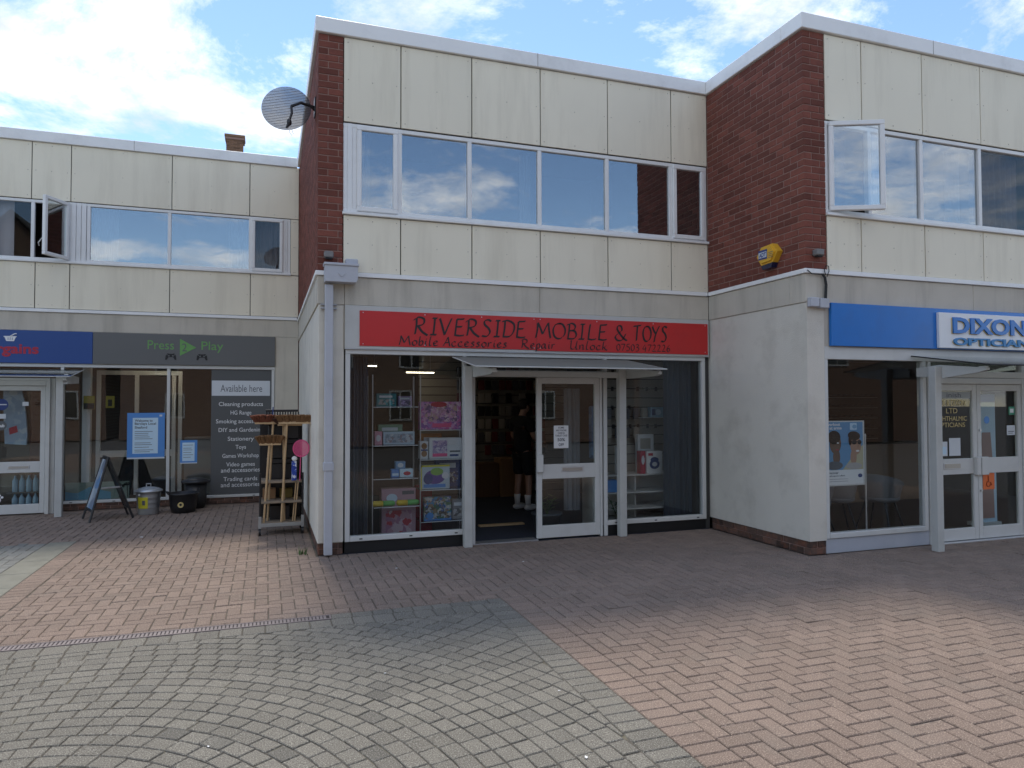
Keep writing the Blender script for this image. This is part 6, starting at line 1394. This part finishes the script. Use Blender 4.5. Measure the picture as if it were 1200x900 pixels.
ell(6.185, 1.045, 0.045, 0.085, yq-0.0018, sk2, 'printed_neck'); ell(6.215, 1.180, 0.078, 0.112, yq-0.0022, sk2, 'printed_face', 8); ell(6.195, 1.283, 0.088, 0.050, yq-0.0028, 'hair', 'printed_hair', -6); ell(6.138, 1.235, 0.022, 0.060, yq-0.0029, 'hair', 'printed_hair'); ell(6.19, 0.945, 0.115, 0.038, yq-0.0030, mat('poster_shirt', (0.45, 0.42, 0.40), 0.5), 'printed_shirt')
ell(6.195, 1.212, 0.038, 0.027, yq-0.0034, 'blackp', 'printed_lens'); ell(6.270, 1.210, 0.030, 0.026, yq-0.0034, 'blackp', 'printed_lens'); ell(6.232, 1.216, 0.02, 0.006, yq-0.0036, 'blackp', 'printed_bridge'); ell(6.243, 1.112, 0.026, 0.010, yq-0.0034, 'white', 'printed_smile'); ell(6.25, 1.165, 0.010, 0.02, yq-0.0031, mat('poster_shade', (0.34, 0.18, 0.12), 0.5), 'printed_nose')
ell(5.965, 1.205, 0.016, 0.007, yq-0.0031, 'white', 'printed_eye'); ell(5.955, 1.13, 0.022, 0.007, yq-0.0031, 'crimson', 'printed_mouth')
text('lettering', 'workout', 5.812, 6.00, 1.395, 1.43, yq-0.003, 'white', ps, depth=0.0006, bold=0.03); text('lettering', 'at arms', 5.85, 6.02, 1.355, 1.385, yq-0.003, 'white', ps, depth=0.0006, bold=0.03)
MB().box(6.14, 6.235, yq-0.0024, yq-0.0014, 1.35, 1.425).build('emblem_square', 'paleblue', ps); ell(6.202, 1.385, 0.03, 0.022, yq-0.0026, mat('poster_sky2', (0.20, 0.40, 0.6), 0.4), 'emblem_mark')
text('lettering', 'Discover', 5.815, 5.97, 0.862, 0.888, yq-0.002, 'inkgrey', ps, depth=0.0005, bold=0.02); text('lettering', 'multi-sport offers', 5.815, 6.06, 0.828, 0.85, yq-0.002, 'inkgrey', ps, depth=0.0005, bold=0.02)
for z in (0.80, 0.775): MB().box(5.815, 6.10, yq-0.002, yq-0.0014, z, z+0.008).build('print_line', 'pipe', ps)
ell(6.275, 0.835, 0.032, 0.022, yq-0.0022, 'navyp', 'logo_mark')
MB().tube([(6.365, yq+0.01, 0.02), (6.365, yq+0.01, 1.30)], 0.010, 8).build('stand_pole', 'silver', ps)
MB().cbox(6.28, 6.46, yq+0.04, yq+0.14, 0.0, 0.018, .003).build('stand_foot', 'silver', ps)
ps.location.x += 0.055
# door stickers and lettering of the optician
yd = YR+0.030
gl = thing('gold_lettering', 'gold lettering OPHTHALMIC OPTICIANS on the left optician door', 'lettering', (7.7, yd, 1.35))
for s_, a, b, z, h in (('RELX & DIXON', 7.45, 7.93, 1.615, .07), ('LTD', 7.62, 7.80, 1.525, .06), ('OPHTHALMIC', 7.45, 7.95, 1.435, .055), ('OPTICIANS', 7.47, 7.92, 1.36, .055)): text('lettering', s_, a, b, z, z+h, yd-0.001, 'gold', gl, depth=0.0008)
k = poster('white frosted strip with dark script at the top of the left optician door', 7.44, 8.02, 1.70, 1.785, yd, mat('frost', (0.38, 0.40, 0.40), 0.6), [('t', 'inish', 7.63, 7.86, 1.715, 1.77, 'inkgrey')], cat='sticker', name='door_sticker')
poster('pale green square sticker on the left optician door', 7.66, 7.84, 1.02, 1.23, yd, 'offwhite', [('r', 7.70, 7.80, 1.07, 1.18, 'pale_green')] if False else [], cat='sticker', name='door_sticker')
poster('small white card beside the pale green sticker on the optician door', 7.50, 7.63, 1.02, 1.19, yd, 'offwhite', [('r', 7.52, 7.61, 1.04, 1.13, 'paleblue')], cat='sticker', name='door_sticker')
poster('white rectangular sticker at the top of the right optician door', 8.18, 8.42, 1.655, 1.75, yd, 'offwhite', [], cat='sticker', name='door_sticker')
disc('round_sticker', 'round blue hearing-loop sticker on the right optician door', 8.28, 1.44, 0.045, yd, 'bluep')
poster('orange wheelchair sticker on the right optician door', 8.20, 8.39, 0.60, 0.795, yd, 'orange', [], cat='sticker', name='wheelchair_sticker')
t = thing('wheelchair_symbol', 'white wheelchair symbol printed on the orange sticker', 'sticker', (8.29, yd-0.002, 0.62))
MB().tube([(8.285+0.032*math.cos(a), yd-0.0025, 0.665+0.032*math.sin(a)) for a in [R(80+d) for d in range(0, 281, 20)]], 0.005, 5).tube([(8.285, yd-0.0025, 0.76), (8.285, yd-0.0025, 0.69), (8.32, yd-0.0025, 0.685), (8.335, yd-0.0025, 0.65)], 0.006, 5).ellip((8.285, yd-0.002, 0.775), (.010, .002, .010), 8, 6).build('symbol', mat('dark_orange', (0.30, 0.05, 0.01), 0.5), t)
poster('green fire exit sticker at the right side of the optician door', 8.66, 8.76, 1.50, 1.60, yd, mat('exit_green', (0.05, 0.30, 0.18), 0.5), [('r', 8.68, 8.74, 1.525, 1.575, 'white')], cat='sticker', name='door_sticker')
poster('small white opening notice below the green sticker', 8.62, 8.76, 1.25, 1.37, yd, 'offwhite', [('r', 8.64, 8.74, 1.29, 1.30, 'inkgrey'), ('r', 8.64, 8.72, 1.27, 1.277, 'inkgrey')], cat='sticker', name='door_sticker')
for r_ in range(5):
    t = thing('frame_display', ('lowest', 'second', 'third', 'fourth', 'topmost')[r_] + ' row of spectacle frames on the optician back wall', 'display', (9.5, 10.9, 0.95+r_*0.2), 'rows of spectacle frames')
    MB().cbox(8.6, 11.4, 10.85, 10.95, 0.95+r_*0.2, 0.965+r_*0.2, .002).build('rail', 'slat', t)
    k = MB()
    for i in range(20): x = 8.68+i*0.135; z = 1.0+r_*0.2; k.tube([(x-0.05, 10.84, z), (x-0.02, 10.83, z+0.01), (x+0.02, 10.83, z+0.01), (x+0.05, 10.84, z)], 0.012, 5)
    k.build('spectacles', 'blackp', t)
show('reception_desk', 'pale wooden reception desk inside the optician', 'desk', mat('desk_wood', (0.30, 0.21, 0.13), 0.5), 8.4, 11.0, 9.3, 9.9, 0, 0.95)
sd_ = thing('cardboard_standee', 'tall poster panel of a person in a pink coat beside the optician door', 'poster', (9.25, 7.0, 0))
MB().box(9.0, 9.35, 6.95, 6.97, 0.05, 1.75).build('panel', 'paleblue', sd_)
MB().prism([(9.05, 0.1), (9.3, 0.1), (9.28, 0.9), (9.25, 1.25), (9.10, 1.25), (9.06, 0.8)], 'y', 6.945, 6.949).build('printed_coat', mat('pink_coat', (0.42, 0.24, 0.20), 0.6), sd_)
MB().cbox(8.98, 9.37, 6.9, 7.1, 0, 0.05, .004).build('foot', 'alu', sd_)

# ------------------------------------------------------------------ house behind with its chimney
hb = thing('brick_house', 'brown brick chimney stack of a house behind the left roofline', 'house', (-1.1, 26.5, 0))
MB().box(-6, 3.5, 26, 32, 0, 6.5).build('wall', 'brick', hb)
rf = MB().prism([(25.7, 6.45), (32.3, 6.45), (29, 9.6)], 'x', -6.2, 3.7).build('roof', 'roof', hb)
ch = MB().box(-1.335, -0.805, 25.985, 26.50, 6.5, 10.78).box(-1.38, -0.76, 25.95, 26.54, 10.78, 10.86).build('chimney', 'mortar', hb)
cbx = []
for i in range(15):
    z = 9.85+i*0.062
    if i % 2 == 0: cbx += [(-1.345, -1.13, 25.975, 26.05, z, z+0.052), (-1.12, -0.905, 25.975, 26.05, z, z+0.052), (-0.895, -0.795, 25.975, 26.2, z, z+0.052)]
    else: cbx += [(-1.345, -1.24, 25.975, 26.2, z, z+0.052), (-1.23, -1.015, 25.975, 26.05, z, z+0.052), (-1.005, -0.795, 25.975, 26.05, z, z+0.052)]
M['chimbrick'] = mat('chimney_brick', (0.20, 0.115, 0.07), 0.9, piece=0.35, noise=0.1)
bricklay(ch, cbx, 'brick', 'chimbrick', 60)
MB().cbox(-1.40, -0.74, 25.93, 26.56, 10.861, 10.95, .01).build('chimney_cap', 'chimbrick', hb)

# ------------------------------------------------------------------ across the precinct (seen only as reflections in the glass)
def brickmat(name, c1, c2):
    m, nt, b = newmat(name); N, Lk = nt.nodes, nt.links; g = N.new('ShaderNodeNewGeometry'); s_ = N.new('ShaderNodeSeparateXYZ'); Lk.new(g.outputs['Position'], s_.inputs[0])
    c_ = N.new('ShaderNodeCombineXYZ'); Lk.new(s_.outputs[0], c_.inputs[0]); Lk.new(s_.outputs[2], c_.inputs[1])
    t = N.new('ShaderNodeTexBrick'); Lk.new(c_.outputs[0], t.inputs[0]); t.inputs['Color1'].default_value = (*c1, 1); t.inputs['Color2'].default_value = (*c2, 1); t.inputs['Mortar'].default_value = (.25, .21, .17, 1)
    t.inputs['Scale'].default_value = 1; t.inputs['Mortar Size'].default_value = .010; t.inputs['Brick Width'].default_value = .225; t.inputs['Row Height'].default_value = .075
    Lk.new(t.outputs[0], b.inputs['Base Color']); b.inputs['Roughness'].default_value = .9; return m
M['oppb'] = brickmat('opposite_brick', (0.20, 0.10, 0.06), (0.12, 0.055, 0.035))
def opposite(label, x0, x1, y, h, gable, wins):
    t = thing('brick_house', label, 'house', ((x0+x1)/2, y, 0), 'houses across the precinct')
    MB().box(x0, x1, y-7, y, 0, h).build('wall', 'oppb', t)
    if gable:
        xm = (x0+x1)/2; MB().prism([(x0, h), (x1, h), (xm, h+gable)], 'y', y-7, y+0.001).build('gable', 'oppb', t)
        for s_ in (-1, 1):
            e = x0 if s_ < 0 else x1
            MB().add([(e+s_*.3, y+.25, h-.15), (xm, y+.25, h+gable+.12), (xm, y-7.2, h+gable+.12), (e+s_*.3, y-7.2, h-.15), (e+s_*.3, y+.25, h-.05), (xm, y+.25, h+gable+.25), (xm, y-7.2, h+gable+.25), (e+s_*.3, y-7.2, h-.05)], [(0,1,2,3), (7,6,5,4), (0,4,5,1), (1,5,6,2), (2,6,7,3), (3,7,4,0)]).build('roof', 'roof', t)
    else: MB().prism([(y+.3, h-.05), (y-3.5, h+2.6), (y-7.3, h-.05)], 'x', x0-.2, x1+.2).build('roof', 'roof', t)
    for (wx, wz, ww, wh) in wins:
        f = MB().cbox(wx, wx+ww, y+.005, y+.05, wz, wz+.07).cbox(wx, wx+ww, y+.005, y+.05, wz+wh-.07, wz+wh).cbox(wx, wx+.07, y+.006, y+.049, wz+.07, wz+wh-.07).cbox(wx+ww-.07, wx+ww, y+.006, y+.049, wz+.07, wz+wh-.07).cbox(wx+ww/2-.03, wx+ww/2+.03, y+.006, y+.049, wz+.07, wz+wh-.07).build('window', 'alu2', t)
        MB().box(wx+.06, wx+ww-.06, y+.002, y+.012, wz+.06, wz+wh-.06).build('pane', mat('house_pane', (0.02, 0.025, 0.03), 0.1) if 'house_pane' not in bpy.data.materials else bpy.data.materials['house_pane'], f)
    return t
opposite('brick house with tall gable across the precinct mirrored in the left windows', -15, -7.2, -12.5, 6.4, 4.0, [(-12.6, 3.9, 1.3, 1.4), (-9.6, 3.9, 1.3, 1.4), (-12.6, 1.0, 1.3, 1.3), (-9.6, 1.0, 1.3, 1.3)])
opposite('long low brick house across the precinct mirrored in the toy shop window', -6.5, 14, -12, 4.9, 0, [(x, 3.1, 1.0, 1.0) for x in (-5, -1.4, 2.2, 5.0, 7.6, 10.4, 12.4)] + [(x, 1.0, 0.9, 1.2) for x in (-4.6, -1.2, 1.3, 4.6, 8.4, 10.8)])
opposite('plain brick house at the far right across the precinct', 15, 27, -11, 5.2, 0, [(x, 3.2, 1.1, 1.0) for x in (16, 19, 22, 25)])
